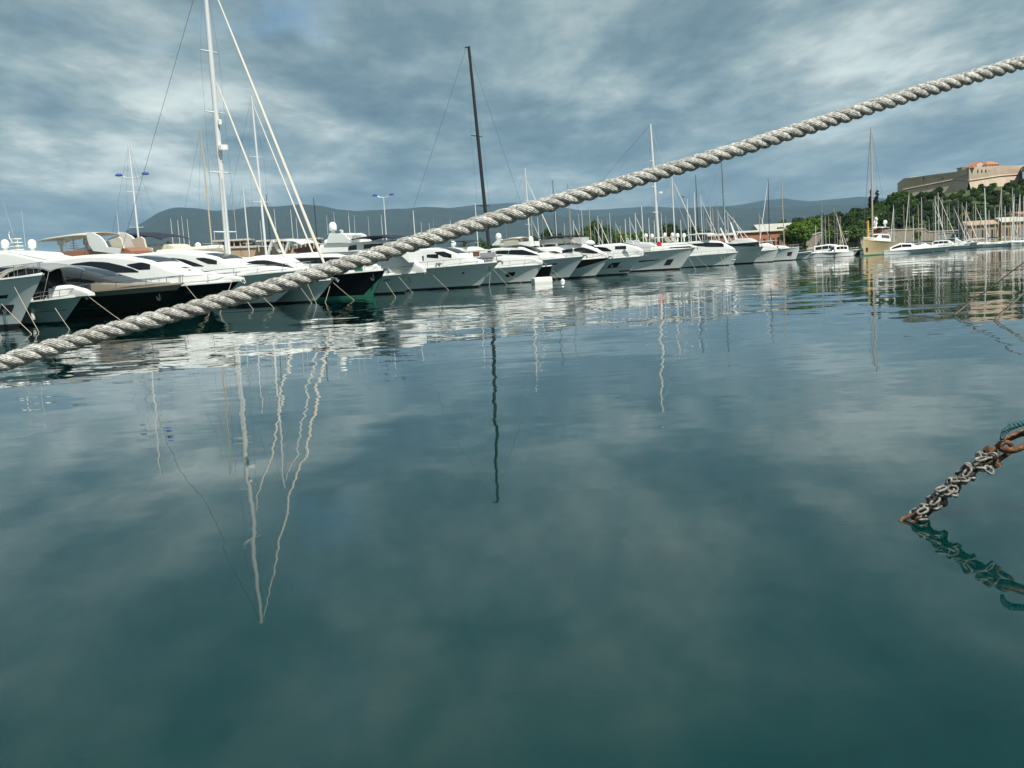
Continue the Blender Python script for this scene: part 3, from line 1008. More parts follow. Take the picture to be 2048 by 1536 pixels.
# trees behind the masts
for i, (px, py, Y, kind, w) in enumerate([(1192, 442, 430, 'mid', 1.5), (1214, 450, 440, 'light', 1.3), (1170, 455, 425, 'mid', 1.2), (1097, 457, 430, 'dark', 0.9), (1112, 463, 436, 'dark', 0.8), (1142, 468, 425, 'dark', 0.8), (1240, 462, 430, 'light', 1.1), (1262, 460, 440, 'mid', 1.1),
                                          (1283, 462, 430, 'light', 1.0), (1336, 446, 445, 'dark', 1.1), (1352, 455, 440, 'dark', 1.0), (1385, 452, 450, 'dark', 1.0), (1404, 455, 445, 'dark', 0.9), (1318, 462, 440, 'mid', 0.9), (1430, 460, 445, 'mid', 0.9), (1065, 472, 430, 'dark', 0.7), (1150, 462, 445, 'mid', 0.9), (1228, 466, 425, 'light', 0.8), (960, 478, 430, 'mid', 0.7), (985, 480, 430, 'mid', 0.7), (930, 482, 430, 'mid', 0.6),
                                          (502, 484, 330, 'dark', 0.45), (512, 489, 330, 'dark', 0.4), (522, 487, 332, 'mid', 0.4)]):
    p = at_depth(px, py, Y)
    w *= 1.15
    zb = 1.0
    if px < 600: zb = max(1.0, p[2] - 5.5)
    tree(kind, i % 2, p[0], Y, zb, w, (p[2] - zb) / 9.0, i * 1.3, ('%s far-shore tree behind %s' % ({'dark': 'dark', 'mid': 'mid', 'light': 'yellowish'}[kind], 'the masts left of the black mast' if px < 975 else 'the black bimini' if px < 1125 else 'the masts right of the black bimini' if px < 1205 else 'the masts left of the tall white one' if px < 1290 else 'the tall white mast' if px < 1345 else 'the furled genoa mast' if px < 1395 else 'the dark mast cluster')) if px > 600 else 'small dark tree showing above the long harbour wall', 'trees behind the masts' if px > 600 else 'small trees above the harbour wall')
p = at_depth(1604, 482, 386)
tree('mid', 0, p[0], 386, 1.0, 0.68, 0.55, 1.0, 'round dark green shrub in front of the low terracotta sheds', None, 'shrub')
tree('dark', 1, p[0] + 2.6, 387, 1.0, 0.5, 0.42, 2.0, 'smaller shrub at the end of the stone sea wall', None, 'shrub')

# ------------------------------------------------------------------ walls, sheds, lamp posts
MT['rampart'] = mat('buff_rampart_stone', (0.34, 0.25, 0.17), 0.95, var=0.3, scale=0.4, bump=0.6, bscale=2, streak=0.3)
MT['brick'] = mat('terracotta_shed_wall', (0.36, 0.15, 0.09), 0.9, var=0.3, scale=0.5)
MT['greyroof'] = mat('weathered_sheet_roof', (0.38, 0.38, 0.34), 0.8, var=0.15, scale=0.4)

wl = thing('harbour_wall', 'long buff stone harbour wall behind the moored yachts', 'wall', (at_depth(0, 500, 165)[0], 165, 0))
a = at_depth(-40, 509, 163); c = at_depth(652, 484, 178)
o = np.array(wl.location)
n = 34
for i in range(n):
    p, q = lerp(a, c, i / n), lerp(a, c, (i + 1) / n)
    h = 0.16 * math.sin(i * 7.3)
    body = MB().prism([(p[0] - o[0], p[1] - o[1], -1), (q[0] - o[0] - 0.05, q[1] - o[1], -1), (q[0] - o[0] - 0.05, q[1] - o[1], q[2] - 0.5), (p[0] - o[0], p[1] - o[1], p[2] - 0.5)], (0, 2.0, 0))
    body.build('wall_bay', MT['rampart'], wl, smooth=False)
cp = MB().prism([tuple(a - o + [0, -0.25, -0.5]), tuple(c - o + [0, -0.25, -0.5]), tuple(c - o + [0, -0.25, -0.15]), tuple(a - o + [0, -0.25, -0.15])], (0, 2.5, 0))
cp.build('coping', MT['concrete'], wl, smooth=False)
# a row of slatted pergola roofs stands on the wall
pg = thing('pergola', 'low flat-roofed kiosks on top of the harbour wall behind the masts', 'kiosk', tuple(at_depth(540, 486, 172) * np.array([1, 1, 0]) + np.array([0, 0, 8.6])))
po = np.array(pg.location)
for px0, px1, py in ((425, 500, 480), (512, 585, 480), (590, 640, 478)):
    A, C = at_depth(px0, py + 4, 173) - po, at_depth(px1, py, 175) - po
    MB().prism([tuple(A), tuple(C), tuple(C + [0, 0, 0.28]), tuple(A + [0, 0, 0.28])], (0, 3.5, 0)).build('roof_slab', MT['concrete'], pg, smooth=False)
    m_ = MB()
    for k in range(6):
        q = lerp(A, C, (k + 0.3) / 6)
        m_.box((q[0], q[1] + 0.4, q[2] - 0.8), (0.16, 0.16, 1.6))
    m_.build('post', MT['concrete'], pg, smooth=False)
    q = lerp(A, C, 0.5)
    MB().box((q[0], q[1] + 3.0, q[2] - 0.8), (abs(C[0] - A[0]) * 0.9, 0.3, 1.5)).build('back_wall', MT['brown'], pg, smooth=False)

def shed(name, label, px0, px1, pytop, Y, h, dep, wallm, roofm, bays, slope=0.0577, roofh=0.8):
    A = at_depth(px0, pytop, Y); C = at_depth(px1, pytop - (px1 - px0) * slope, Y)
    t = thing(name, label, 'shed', (A[0], Y, 1.1))
    W = C[0] - A[0]; zt = A[2] - 1.1
    MB().box((W / 2, dep / 2, (zt - h) / 2 + h / 2 - 0.15), (W, dep, zt - 0.3)).build('wall', MT[wallm], t, smooth=False)
    r = MB()
    r.add([(-0.5, -0.6, zt - 0.35), (W + 0.5, -0.6, zt - 0.35), (W + 0.5, dep / 2, zt + roofh), (-0.5, dep / 2, zt + roofh), (W + 0.5, dep + 0.6, zt - 0.35), (-0.5, dep + 0.6, zt - 0.35),
           (-0.5, -0.6, zt - 0.6), (W + 0.5, -0.6, zt - 0.6)], [(0, 1, 2, 3), (3, 2, 4, 5), (6, 7, 1, 0), (0, 3, 5), (1, 4, 2)])
    r.build('roof', MT[roofm], t, smooth=False)
    for k in range(bays):
        x = W * (k + 0.5) / bays
        MB().box((x, -0.03, zt * 0.42), (W / bays * 0.5, 0.06, zt * 0.5)).build('door', MT['fortdark'] if k % 3 else MT['greyalu'], t, smooth=False)
    return t
shed('shed', 'long low terracotta shed with pale eaves behind the masts', 1478, 1606, 463.5, 396, 3, 9, 'brick', 'concrete', 14, slope=0.03, roofh=0.3)
shed('shed', 'shed with a broad grey sheet roof behind the terracotta building', 1520, 1592, 461, 412, 3, 16, 'concrete', 'greyroof', 4, slope=0.05, roofh=2.6)
shed('shed', 'small terracotta shed nearest the dark mast cluster', 1418, 1470, 470, 398, 3, 7, 'brick', 'concrete', 6, slope=0.03, roofh=0.4)
shed('shed', 'long brown boat shed at the foot of the wooded hill', 1936, 1994, 448.5, 379, 3, 8, 'rampart', 'rampart', 9, slope=0.04, roofh=1.2)
shed('shed', 'pale roofed boat shed at the right edge under the trees', 2004, 2062, 442, 380.5, 3, 8, 'rampart', 'concrete', 9, slope=0.04, roofh=1.4)
shed('shed', 'dark glazed harbour office at the extreme right edge', 2040, 2075, 426, 384, 3, 8, 'greyalu', 'brick', 4, slope=0.04, roofh=0.6)

# stone sea wall in front of the hill, built in coursed blocks with a pale coping
sw = thing('sea_wall', 'grey stone sea wall with pale coping at the hill foot', 'wall', (at_depth(1612, 480, 383)[0], 383, 0.9))
so = np.array(sw.location)
pts = [(1612, 476, 384), (1622, 472, 384), (1640, 466, 384), (1700, 463.5, 384), (1770, 461, 384), (1810, 460, 384), (1850, 458, 384), (1856, 464, 384), (1945, 460, 384)]
MT['wallstone'] = mat('grey_sea_wall_stone', (0.27, 0.24, 0.20), 0.95, var=0.4, scale=1.5, bump=0.6, bscale=3)
for i in range(len(pts) - 1):
    p, q = at_depth(*pts[i]) - so, at_depth(*pts[i + 1]) - so
    MB().prism([(p[0], p[1], -1.5), (q[0], q[1], -1.5), (q[0], q[1], q[2]), (p[0], p[1], p[2])], (0, 1.2, 0)).build('wall_bay', MT['wallstone'], sw, smooth=False)
    MB().prism([(p[0], p[1] - 0.2, p[2] + 0.01), (q[0], q[1] - 0.2, q[2] + 0.01), (q[0], q[1] - 0.2, q[2] + 0.36), (p[0], p[1] - 0.2, p[2] + 0.36)], (0, 1.6, 0)).build('coping', MT['concrete'], sw, smooth=False)

def lamp_post(px, py, Y, w, label):
    p = at_depth(px, py, Y)
    t = thing('street_lamp', label, 'street lamp', (p[0], Y, 1.0))
    H = p[2] - 1.0
    MB().tube([(0, 0, 0), (0, 0, H * 0.5), (0, 0, H)], [0.16, 0.12, 0.08], 8).build('pole', MT['alu'], t)
    for s in (-1, 1):
        MB().tube([(0, 0, H), (s * w * 0.6, 0, H + 0.08), (s * w, 0, H + 0.42)], [0.07, 0.06, 0.05], 6).build('arm', MT['alu'], t)
        hd = MB()
        hd.lathe([(0.01, 0.28), (0.30, 0.22), (0.52, 0.05), (0.55, -0.06), (0.30, -0.16), (0.01, -0.18)][::-1], 12, (s * (w + 0.4), 0, H + 0.5))
        hd.build('lamp_head', MT['lampblue'], t)
lamp_post(265, 356, 150, 1.5, 'white street lamp with two blue heads above the black bimini on the left')
lamp_post(767, 395, 205, 1.25, 'white street lamp with two blue heads in front of the mountains')

# ------------------------------------------------------------------ front row of yachts
def finish(b, rails=0.45, roller=True):
    if rails:
        b.rail(rails)
    if roller:
        b.bow_roller()

def pull(b, S, prof_px):
    return [b.loc(px, py, b.near * b.B / 2 * 0.62) for px, py in prof_px]

def house_of(b, roof, m='white', width=0.74, base=None, r=0.28, front_taper=0.72, name='deckhouse', tail=True, tumble=0.86, crown=0.08):
    prof = pull(b, None, roof)
    if tail:
        x, z = min(prof)
        if x > -0.78 * b.L:
            prof.append((-0.86 * b.L, z - 0.35))
    return b.shell(name, m, prof, width, tumble, r, base, front_taper, crown=crown)

def win(b, S, up, lo, m='glass'):
    b.window(S, pull(b, None, up), pull(b, None, lo), m)

def screen(b, S, xa, xb, py=520, m='glass', panes=3):
    b.windscreen(S, b.loc(xa, py, 0)[0], b.loc(xb, py, 0)[0], m, panes=panes)

def hatches(b, S, xs_, us=(-0.35, 0.35), w=0.55, m='smoke'):
    """flush deck hatches let into the top of a trunk or foredeck"""
    for px in xs_:
        x = b.loc(px, 545, 0)[0]
        for u in us:
            rows = []
            for i in range(3):
                rows.append([tuple(np.array(S.top(x + (i - 1) * w * 0.5, u + (j - 1) * w * 0.5 / max(0.6, S.wt(x)))) + np.array((0, 0, 0.03))) for j in range(3)])
            MB().grid(rows).build('deck_hatch', MT[m], S.ob)

# leftmost: grey-green hull cut by the frame
b = motor('motor_yacht', 'tall pale-hulled yacht bow at the extreme left edge of the row', (37, 656), (86.5, 547.5), 27, 6.4, 'hull_pale', stern=0.75)
b.hull_patch('hull_window', 'glass', 0.70, 0.925, 0.60, 0.665)
b.hull_patch('anchor_pocket', 'rubber', 0.915, 0.955, 0.28, 0.46, sides=(b.near,))
b.anchor(0.935, 0.36, size=0.75)
S = b.shell('deckhouse', 'white', [(-24, 5.6), (-13, 6.0), (-10.5, 5.4), (-8.8, 4.4)], 0.7)
b.windscreen(S, -12.2, -9.2)
b.rail(0.62, 0.85, mid=False)
bo0 = b

b = motor('motor_yacht', 'small white sports yacht with raised silver coupe roof beside the leftmost bow', (127, 647), (166, 590.5), 15, 4.4, 'hull_pale', stern=0.72)
b.hull_patch('hull_crease', 'boot', 0.45, 0.97, 0.50, 0.52)
S = house_of(b, [(-60, 540), (-20, 537), (20, 534), (50, 532), (66, 533), (74, 542), (82, 562), (90, 574)], 'glass', r=0.2)
b.canopy(pull(b, None, [(-60, 548), (-20, 546), (0, 541), (20, 531.5), (50, 528), (80, 528), (97, 531.5), (103, 535)]), 'silver', 1.55, zbase=lambda x: b.deck_z(x), name='hard_top', drop=0.25)
b.fin('roof_arch', 'tan', pull(b, None, [(-6, 566), (4, 552), (20, 540), (45, 532), (64, 530), (45, 536), (24, 545), (10, 556), (2, 568)]), (-1.62, 1.62), 0.1)
S2 = house_of(b, [(58, 579), (75, 575), (110, 573), (140, 581), (152, 588)], 'white', width=0.62, tail=False, name='foredeck_trunk', r=0.15)
MB().prism([(b.rake - 4.3, -0.45, b.F + 0.2), (b.rake - 3.5, -0.45, b.F + 1.15), (b.rake - 2.6, -0.45, b.F + 0.75), (b.rake - 2.3, -0.45, b.F + 0.15)], (0, 0.9, 0)).build('sunpad_cover', MT['white'], b.root, smooth=False)
b.rail(0.62, 0.6); b.bow_roller()
b.fender(0.80)

# brown hull with champagne gunwale
b = motor('motor_yacht', 'low dark brown hulled yacht with champagne gunwale and dark wraparound screen', (302, 637), (367, 566), 25, 5.8, 'hull_brown', cap='tan', deck='tan', stern=0.80, band=('tan', 0.80))
S = house_of(b, [(20, 534), (85, 534), (112, 535), (150, 542), (186, 554), (232, 566), (262, 569)], 'smoke', r=0.35, front_taper=0.6)
win(b, S, [(95, 548), (150, 556), (185, 562)], [(95, 561), (150, 564), (185, 566)])
screen(b, S, 120, 225, 550, 'glass', 2)
S2 = house_of(b, [(150, 564), (200, 566), (262, 568), (300, 568)], 'tan', width=0.6, tail=False, name='foredeck_trunk', r=0.15)
b.hull_patch('name_plate', 'steel', 0.72, 0.76, 0.50, 0.53, sides=(b.near,))
b.hull_patch('hull_crease', 'tan', 0.20, 0.80, 0.395, 0.405)
b.anchor(0.965, 0.62, size=0.8)
b.rail(0.5, 0.62, mid=False, step=2.4)
brown = b

# black hull, white wave-windowed house
b = motor('motor_yacht', 'black-hulled yacht with long white wave-windowed cabin nearest the brown yacht', (424, 622), (480, 561), 29, 6.6, 'hull_black', stern=0.86)
S = house_of(b, [(-60, 503), (18, 503), (60, 513), (92, 520), (120, 515.5), (160, 511), (205, 509.5), (250, 513), (290, 520), (330, 538), (400, 550), (450, 558)], 'white', r=0.35, width=0.78, front_taper=0.5)
win(b, S, [(120, 535), (150, 527), (180, 523), (212, 524), (238, 530), (262, 537), (275, 543)], [(120, 536.5), (160, 540), (200, 544), (240, 545.5), (275, 545)])
win(b, S, [(252, 529), (275, 525), (296, 526)], [(252, 531), (275, 540), (296, 539)])
screen(b, S, 292, 338, 528)
win(b, S, [(150, 543), (190, 548), (222, 553)], [(150, 546), (190, 553), (222, 558)], 'smoke')
hatches(b, S, (372, 412), (0.0,), 0.7)
hatches(b, S, (392,), (-0.6, 0.6), 0.35)
b.rail(0.45, 0.75, step=2.2, mid=False)
b.bow_roller()
b.hull_patch('name_plate', 'steel', 0.86, 0.885, 0.68, 0.71, sides=(b.near,))
pr = pull(b, None, [(-5, 503), (20, 504), (95, 519), (75, 524), (20, 517)])
b.fin('swept_wing', 'white', pr, (-b.B * 0.30, b.B * 0.30), 0.22)
black1 = b

# white, arched window
b = motor('motor_yacht', 'white yacht with arched side window in front of the tall white mast', (545, 607), (643, 536), 28, 6.4, 'hull_white', stern=0.82)
S = house_of(b, [(200, 516), (262, 510.5), (300, 505), (345, 502), (385, 505), (415, 511), (432, 515), (458, 531), (520, 535), (560, 540)], 'white', r=0.35, width=0.76, front_taper=0.55)
win(b, S, [(306, 523), (325, 517.5), (345, 515.5), (368, 518), (390, 525), (408, 532)], [(306, 524.5), (330, 530), (350, 532.5), (380, 533), (408, 533)])
win(b, S, [(392, 516), (415, 515), (432, 518)], [(392, 518), (415, 528), (432, 529)])
screen(b, S, 432, 468, 522)
hatches(b, S, (500, 540), (0.0,), 0.7)
b.rail(0.42, 0.75, step=2.2)
b.bow_roller()

# big sailing yacht with the tall white mast
b = motor('sailing_yacht', 'large pale-hulled sailing yacht with the tallest white mast and furled headsails', (630, 606), (668, 558), 34, 7.2, 'hull_pale', stern=0.85, cat='sailing yacht', full=2.0)
S = house_of(b, [(430, 516), (482, 519), (500, 511.5), (530, 513), (555, 522), (576, 536), (590, 541)], 'white', tail=True, r=0.3)
win(b, S, [(480, 526), (505, 521), (522, 520.5), (545, 526), (565, 532), (576, 537)], [(480, 527), (505, 529), (525, 530), (545, 533), (565, 537), (576, 539)])
mx, mz = b.loc(457, 515, 0)
top = b.loc(412, 0, 0)
zt = 35.8
rk = (mx - top[0]) / (top[1] - mz)
mo, tx, tz = b.mast(mx, 1.6, zt, 0.30, 'alu', rake=rk, spreaders=4, span=1.7)
MB().tube([(mx + 0.34 - rk * (q - 1.6), -0.16, q) for q in (2.0, 10, 13.6)], 0.12, 8).build('furled_staysail_luff', MT['alu'], mo)
# two furled headsails on the forestays
sx, sz = b.loc(646, 530, 0)
hx, hz = b.loc(440, 10, 0)
k = (hz - sz) / (hx - sx)
ftop = (hx - (35.0 - hz) / abs(k), 0, 35.0)
b.stay((b.rake - 0.6, 0, b.F + 0.3), ftop, [(0, 0.10), (0.1, 0.16), (0.7, 0.12), (1, 0.05)], 'sail', 'furled_genoa', n=10)
i1 = b.loc(582, 535, 0); i2 = b.loc(433, 165, 0)
b.stay((i1[0], 0, i1[1] - 0.6), (i2[0], 0, i2[1]), [(0, 0.08), (0.1, 0.13), (0.85, 0.09), (1, 0.04)], 'sail', 'furled_staysail', n=10)
bs = b.loc(300, 330, 0)
b.stay((tx, 0, tz - 0.3), (-b.L * 0.95, 0, b.sheer(0.05) + 0.2), 0.022, 'wire', 'backstay')
for (px, py, w_) in ((440, 245, 0.2), (447, 296, 0.5), (443, 318, 0.15)):
    q = b.loc(px, py, 0)
    MB().lathe([(0.01, 0.35), (w_, 0.3), (w_, -0.2), (0.01, -0.3)][::-1], 10, (q[0], 0, q[1])).build('masthead_fitting' if w_ < 0.3 else 'radar_dome', MT['white'], mo)
b.boom(mx - 0.4, 6.0, 11, 'sail', 0.4)
b.rail(0.3, 0.8, step=2.6); b.bow_roller()
sail1 = b

# black hull; the turquoise water's reflection is put on the bow as green colour
b = motor('motor_yacht', 'black-hulled yacht with green reflection painted on its bow under the middle of the rope', (746, 593), (771, 539), 30, 7.0, 'hull_black', stern=0.80, boot='green_paint_and_reflection')
b.hull_patch('green_reflection', 'green_paint_and_reflection', 0.955, 0.998, 0.0, 0.60, shape=lambda q, a, c: (0.0, max(0.02, 0.72 * max(0, (q - 0.02)) ** 0.9)), sides=(b.near,), off=0.02)
S = house_of(b, [(540, 512), (573, 511), (625, 509.5), (672, 509), (700, 517), (722, 531), (735, 535)], 'white', r=0.25, width=0.8)
win(b, S, [(578, 517), (620, 515.5), (668, 514.5), (690, 520)], [(578, 526), (620, 527), (668, 527), (690, 527)])
screen(b, S, 690, 722, 520)
MB().prism([(b.rake - 7.5, -1.6, b.F - 0.2), (b.rake - 6.8, -1.6, b.F + 0.75), (b.rake - 2.8, -0.9, b.F + 0.8), (b.rake - 2.6, -0.9, b.F)], (0, 2.2, 0)).build('green_deck_cover', MT['green_paint_and_reflection'], b.root, smooth=False)
b.rail(0.7, 0.5, mid=False); b.bow_roller(); b.anchor(0.97, 0.72)
black2 = b

# small pale bow right of the black hull
b = motor('motor_yacht', 'pale-bowed flybridge yacht with big white dome and navy bimini right of the green bow', (809, 583), (843, 544), 24, 5.6, 'hull_pale', stern=0.8)
S = house_of(b, [(600, 507), (650, 503), (720, 500), (775, 499), (800, 508), (822, 531), (832, 536)], 'white', r=0.25, width=0.8)
win(b, S, [(640, 512), (700, 510), (770, 508)], [(640, 522), (700, 522), (770, 522)])
screen(b, S, 795, 825, 515)
fb = house_of(b, [(640, 491), (652, 489), (700, 486), (748, 482.5), (775, 482), (800, 489), (812, 495)], 'white', width=0.7, base=lambda x: S.zt(x) - 0.15, tail=False, name='flybridge', r=0.2)
win(b, fb, [(698, 494), (702, 491), (715, 489.5)], [(698, 500.5), (705, 500), (715, 499.5)])
win(b, fb, [(728, 489), (745, 487.5), (765, 486.5)], [(728, 498), (745, 497), (765, 496)])
zr = lambda x: fb.zt(x)
b.fin('radar_arch', 'white', pull(b, None, [(655, 486), (662, 466), (690, 468), (708, 485)]), (-1.9, 1.9), 0.25, beam=(b.loc(676, 468, -2)[0], b.loc(676, 469, -2)[1], 1.4, 0.25))
cx, cz = b.loc(665.5, 453, -1.0)
b.dome(cx, -1.0, cz, 0.50, cz - 1.2, slim=1.15)
cx2, cz2 = b.loc(654, 485, -1.6); b.dome(cx2, -1.6, cz2, 0.38, cz2 - 0.8)
b.radar(b.loc(680, 463, 0)[0], 0.3, b.loc(680, 464, 0)[1])
b.canopy(pull(b, None, [(706, 477.5), (725, 472.5), (745, 470), (770, 470), (792, 474)]), 'navy', 2.3, zbase=lambda x: 7.6)
for px, p0, p1 in ((653, 470, 430), (667, 452, 424), (697, 478, 424), (708, 480, 430), (736, 478, 432)):
    q0, q1 = b.loc(px + 3, p0, 0.5), b.loc(px, p1, 0.5)
    b.antenna(q0[0], 0.5, q0[1], q1[1], 0.025, lean=(q1[0] - q0[0]) / (q1[1] - q0[1]))
b.hull_patch('hull_port', 'steel', 0.84, 0.875, 0.70, 0.755, sides=(b.near,))
b.anchor(0.965, 0.70); b.rail(0.5, 0.85); b.bow_roller()

# long white hull, four-pane side windows
b = motor('motor_yacht', 'long white-hulled yacht with four square side panes under the rope', (957, 573.5), (999, 523), 27, 6.4, 'hull_white', stern=0.82)
S = house_of(b, [(740, 523), (775, 518), (792, 509), (838, 499), (852, 496.5), (884, 497.5), (908, 508), (930, 518.5), (945, 521)], 'white', r=0.25, width=0.78, front_taper=0.6)
for a, c in ((776, 796), (799, 809), (813, 823), (826, 848)):
    win(b, S, [(a, 520 if a < 780 else 513.5), (c, 512.5)] if a < 780 else [(a, 513), (c, 512)], [(a, 523), (c, 522)])
win(b, S, [(853, 509), (875, 508)], [(853, 515), (878, 517)])
win(b, S, [(868, 504), (885, 503), (900, 509)], [(868, 505.5), (885, 514), (900, 516)])
screen(b, S, 890, 925, 510)
b.hull_patch('hull_port', 'rubber', 0.865, 0.875, 0.60, 0.68, sides=(b.near,))
b.rail(0.45, 0.8, step=1.9); b.bow_roller(); b.anchor(0.975, 0.78)
for u_ in (0.72, 0.735):
    x, y, z = b.P(u_, 1.0, b.near, -0.5)
    MB().lathe([(0.30, -0.3), (0.24, -0.2), (0.16, 0.0), (0.26, 0.18), (0.24, 0.26), (0.01, 0.28)], 14, (0, 0, 0)).build('deck_winch', MT['greyalu'], b.root, loc=(x, y, z + 0.3))

# black-masted sailing yacht
b = motor('sailing_yacht', 'white sailing yacht with tall black raked mast and oval hull window', (1063, 564), (1087, 528), 28, 6.6, 'hull_white', stern=0.86, cat='sailing yacht', full=2.1)
S = house_of(b, [(900, 519), (940, 517), (990, 514), (1020, 513), (1050, 517), (1070, 523)], 'white', r=0.2, width=0.6)
b.canopy(pull(b, None, [(905, 505), (930, 501.5), (960, 499.5), (990, 499.5)]), 'white', 2.2, zbase=lambda x: b.deck_z(x), name='hard_top', drop=0.1)
pa, pb_ = b.loc(960, 506, -2.1), b.loc(992, 514, -2.1)
MB().box(((pa[0] + pb_[0]) / 2, -2.1, (pa[1] + pb_[1]) / 2), (abs(pb_[0] - pa[0]), 0.1, abs(pa[1] - pb_[1]))).build('cockpit_screen', MT['tarp'], b.root, smooth=False)
pa, pb_ = b.loc(946, 504, -2.1), b.loc(959, 513, -2.1)
MB().box(((pa[0] + pb_[0]) / 2, -2.1, (pa[1] + pb_[1]) / 2), (abs(pb_[0] - pa[0]), 0.1, abs(pa[1] - pb_[1]))).build('wooden_door', MT['brown'], b.root, smooth=False)
b.hull_patch('oval_window', 'glass', 0.84, 0.885, 0.40, 0.66, shape=lambda q, a, c: (lerp(a, c, 0.5 - 0.5 * min(1, 3.2 * math.sqrt(max(0.02, q * (1 - q)))) * 1.0), lerp(a, c, 0.5 + 0.5 * min(1, 3.2 * math.sqrt(max(0.02, q * (1 - q)))))), sides=(b.near,), n=14)
mx, mz = b.loc(980, 492, 0); tp = b.loc(940, 94, 0)
rk = (mx - tp[0]) / (tp[1] - mz)
mo, tx, tz = b.mast(mx, 1.4, tp[1], 0.27, 'darksteel', rake=rk, spreaders=2, span=1.9, taper=0.8)
MB().box((tx - 0.25, 0, tz + 0.05), (0.9, 0.2, 0.12)).build('masthead_crane', MT['darksteel'], mo)
b.stay((tx, 0, tz - 0.3), (b.rake - 0.4, 0, b.F + 0.2), 0.02, 'wire', 'forestay')
b.stay((tx - 0.5, 0, tz - 0.1), (-b.L * 0.92, 0, b.sheer(0.05)), 0.02, 'wire', 'backstay')
b.rail(0.25, 0.8, step=2.0); b.bow_roller()

# black hull glimpsed between
b = motor('motor_yacht', 'black bow squeezed between the oval-windowed yacht and the blue-grey bow', (1097, 558.5), (1104, 531), 20, 4.6, 'hull_black', stern=0.85)
S = b.shell('deckhouse', 'white', [(-16, 4.4), (-9, 4.4), (-6.5, 3.0)], 0.7)
b.windscreen(S, -8.8, -6.8)
# blue-grey bow
b = motor('motor_yacht', 'blue-grey bow with cream flybridge screens and a slanting white screen pillar', (1136, 554.5), (1169, 511.5), 27, 6.4, 'hull_grey', stern=0.84)
S = house_of(b, [(960, 500), (990, 496.5), (1020, 494), (1045, 494), (1054, 499), (1088, 511), (1110, 513)], 'white', r=0.25, width=0.8)
win(b, S, [(992, 502), (1020, 500), (1045, 499.5), (1075, 508)], [(992, 508), (1020, 509), (1045, 510), (1075, 510.5)])
screen(b, S, 1054, 1087, 503)
fl = house_of(b, [(985, 491), (1000, 490), (1040, 489), (1058, 493)], 'white', width=0.66, base=lambda x: 6.4, tail=False, name='flybridge', r=0.15)
b.canopy(pull(b, None, [(1002, 479), (1016, 475.5), (1030, 474), (1040, 474.5)]), 'cream', 2.2, zbase=lambda x: 6.9)
pc = pull(b, None, [(1004, 480), (1036, 477), (1040, 490), (1012, 492)])
b.fin('side_curtain', 'cream', pc, (-2.1, 2.1), 0.06)
q = b.loc(997, 472, -0.5); b.dome(q[0], -0.5, q[1], 0.5, q[1] - 1.6)
b.fin('radar_arch', 'white', pull(b, None, [(985, 488), (995, 478), (1003, 478), (1016, 494), (1005, 494)]), (-1.8, 1.8), 0.2)
for px, py in ((1041, 480), (1062, 479)):
    q = b.loc(px, py, 0.8); b.dome(q[0], 0.8, q[1], 0.42, q[1] - 0.9, slim=1.3)
b.rail(0.45, 0.75, step=2.0); b.bow_roller()
b.hull_patch('hull_port', 'rubber', 0.80, 0.875, 0.70, 0.755, sides=(b.near,))

# maroon topsides
b = motor('motor_yacht', 'yacht with maroon upper hull over white lower hull and arched white pillars', (1189, 553), (1220, 514), 26, 6.2, 'hull_white', stern=0.84)
b.hull_patch('maroon_topside', 'hull_maroon', 0.45, 0.992, 0.48, 0.96, shape=lambda q, a, c: (0.42 + 0.05 * q + 0.40 * max(0, (q - 0.62) / 0.38) ** 1.5, c), n=24)
S = house_of(b, [(1060, 496), (1090, 494.5), (1135, 489), (1165, 489), (1180, 495), (1193, 505.5), (1205, 508)], 'white', r=0.25, width=0.8)
win(b, S, [(1145, 497.5), (1160, 494.5), (1172, 498), (1188, 505)], [(1145, 502), (1160, 506), (1172, 507), (1188, 507)])
win(b, S, [(1124, 500), (1143, 497)], [(1124, 506), (1143, 507)])
win(b, S, [(1098, 503), (1110, 502), (1120, 505)], [(1098, 504), (1110, 506), (1120, 506.5)])
screen(b, S, 1176, 1193, 499)
fl = house_of(b, [(1080, 489), (1110, 487.5), (1150, 486), (1160, 489)], 'tarp', width=0.66, base=lambda x: 6.6, tail=False, name='flybridge', r=0.15)
b.canopy(pull(b, None, [(1072, 476), (1095, 472.5), (1120, 471), (1146, 470.5)]), 'navy', 2.3, zbase=lambda x: 7.2)
b.fin('radar_arch', 'cream', pull(b, None, [(1106, 489), (1112, 478), (1140, 476.5), (1152, 485), (1138, 484), (1126, 480), (1128, 486), (1118, 480), (1116, 488)]), (-1.9, 1.9), 0.2)
q = b.loc(1180, 486, 0); b.dome(q[0], 0, q[1], 0.8, q[1] - 0.5, slim=0.55)
b.rail(0.45, 0.75, step=2.0); b.bow_roller()

# big anchor-pocket yacht
b = motor('motor_yacht', 'white yacht with large dark anchor recess and low knuckle line amidships of the row', (1254, 548.5), (1289, 511), 27, 6.6, 'hull_white', stern=0.86)
b.hull_patch('anchor_pocket', 'rubber', 0.835, 0.895, 0.42, 0.72, sides=(b.near,), shape=lambda q, a, c: (a, lerp(0.60, 0.72, min(1, q * 4))))
b.hull_patch('hull_crease', 'boot', 0.60, 0.93, 0.43, 0.45); b.hull_patch('spray_rail', 'boot', 0.93, 0.997, 0.16, 0.24)
S = house_of(b, [(1150, 495), (1178, 492), (1210, 488.5), (1240, 487), (1262, 493), (1276, 501)], 'white', r=0.25, width=0.78)
win(b, S, [(1172, 496), (1195, 493.5), (1210, 495), (1220, 501)], [(1172, 498), (1190, 502), (1210, 503), (1220, 503)])
win(b, S, [(1226, 492.5), (1246, 491.5)], [(1226, 499), (1246, 498.5)])
screen(b, S, 1246, 1272, 492)
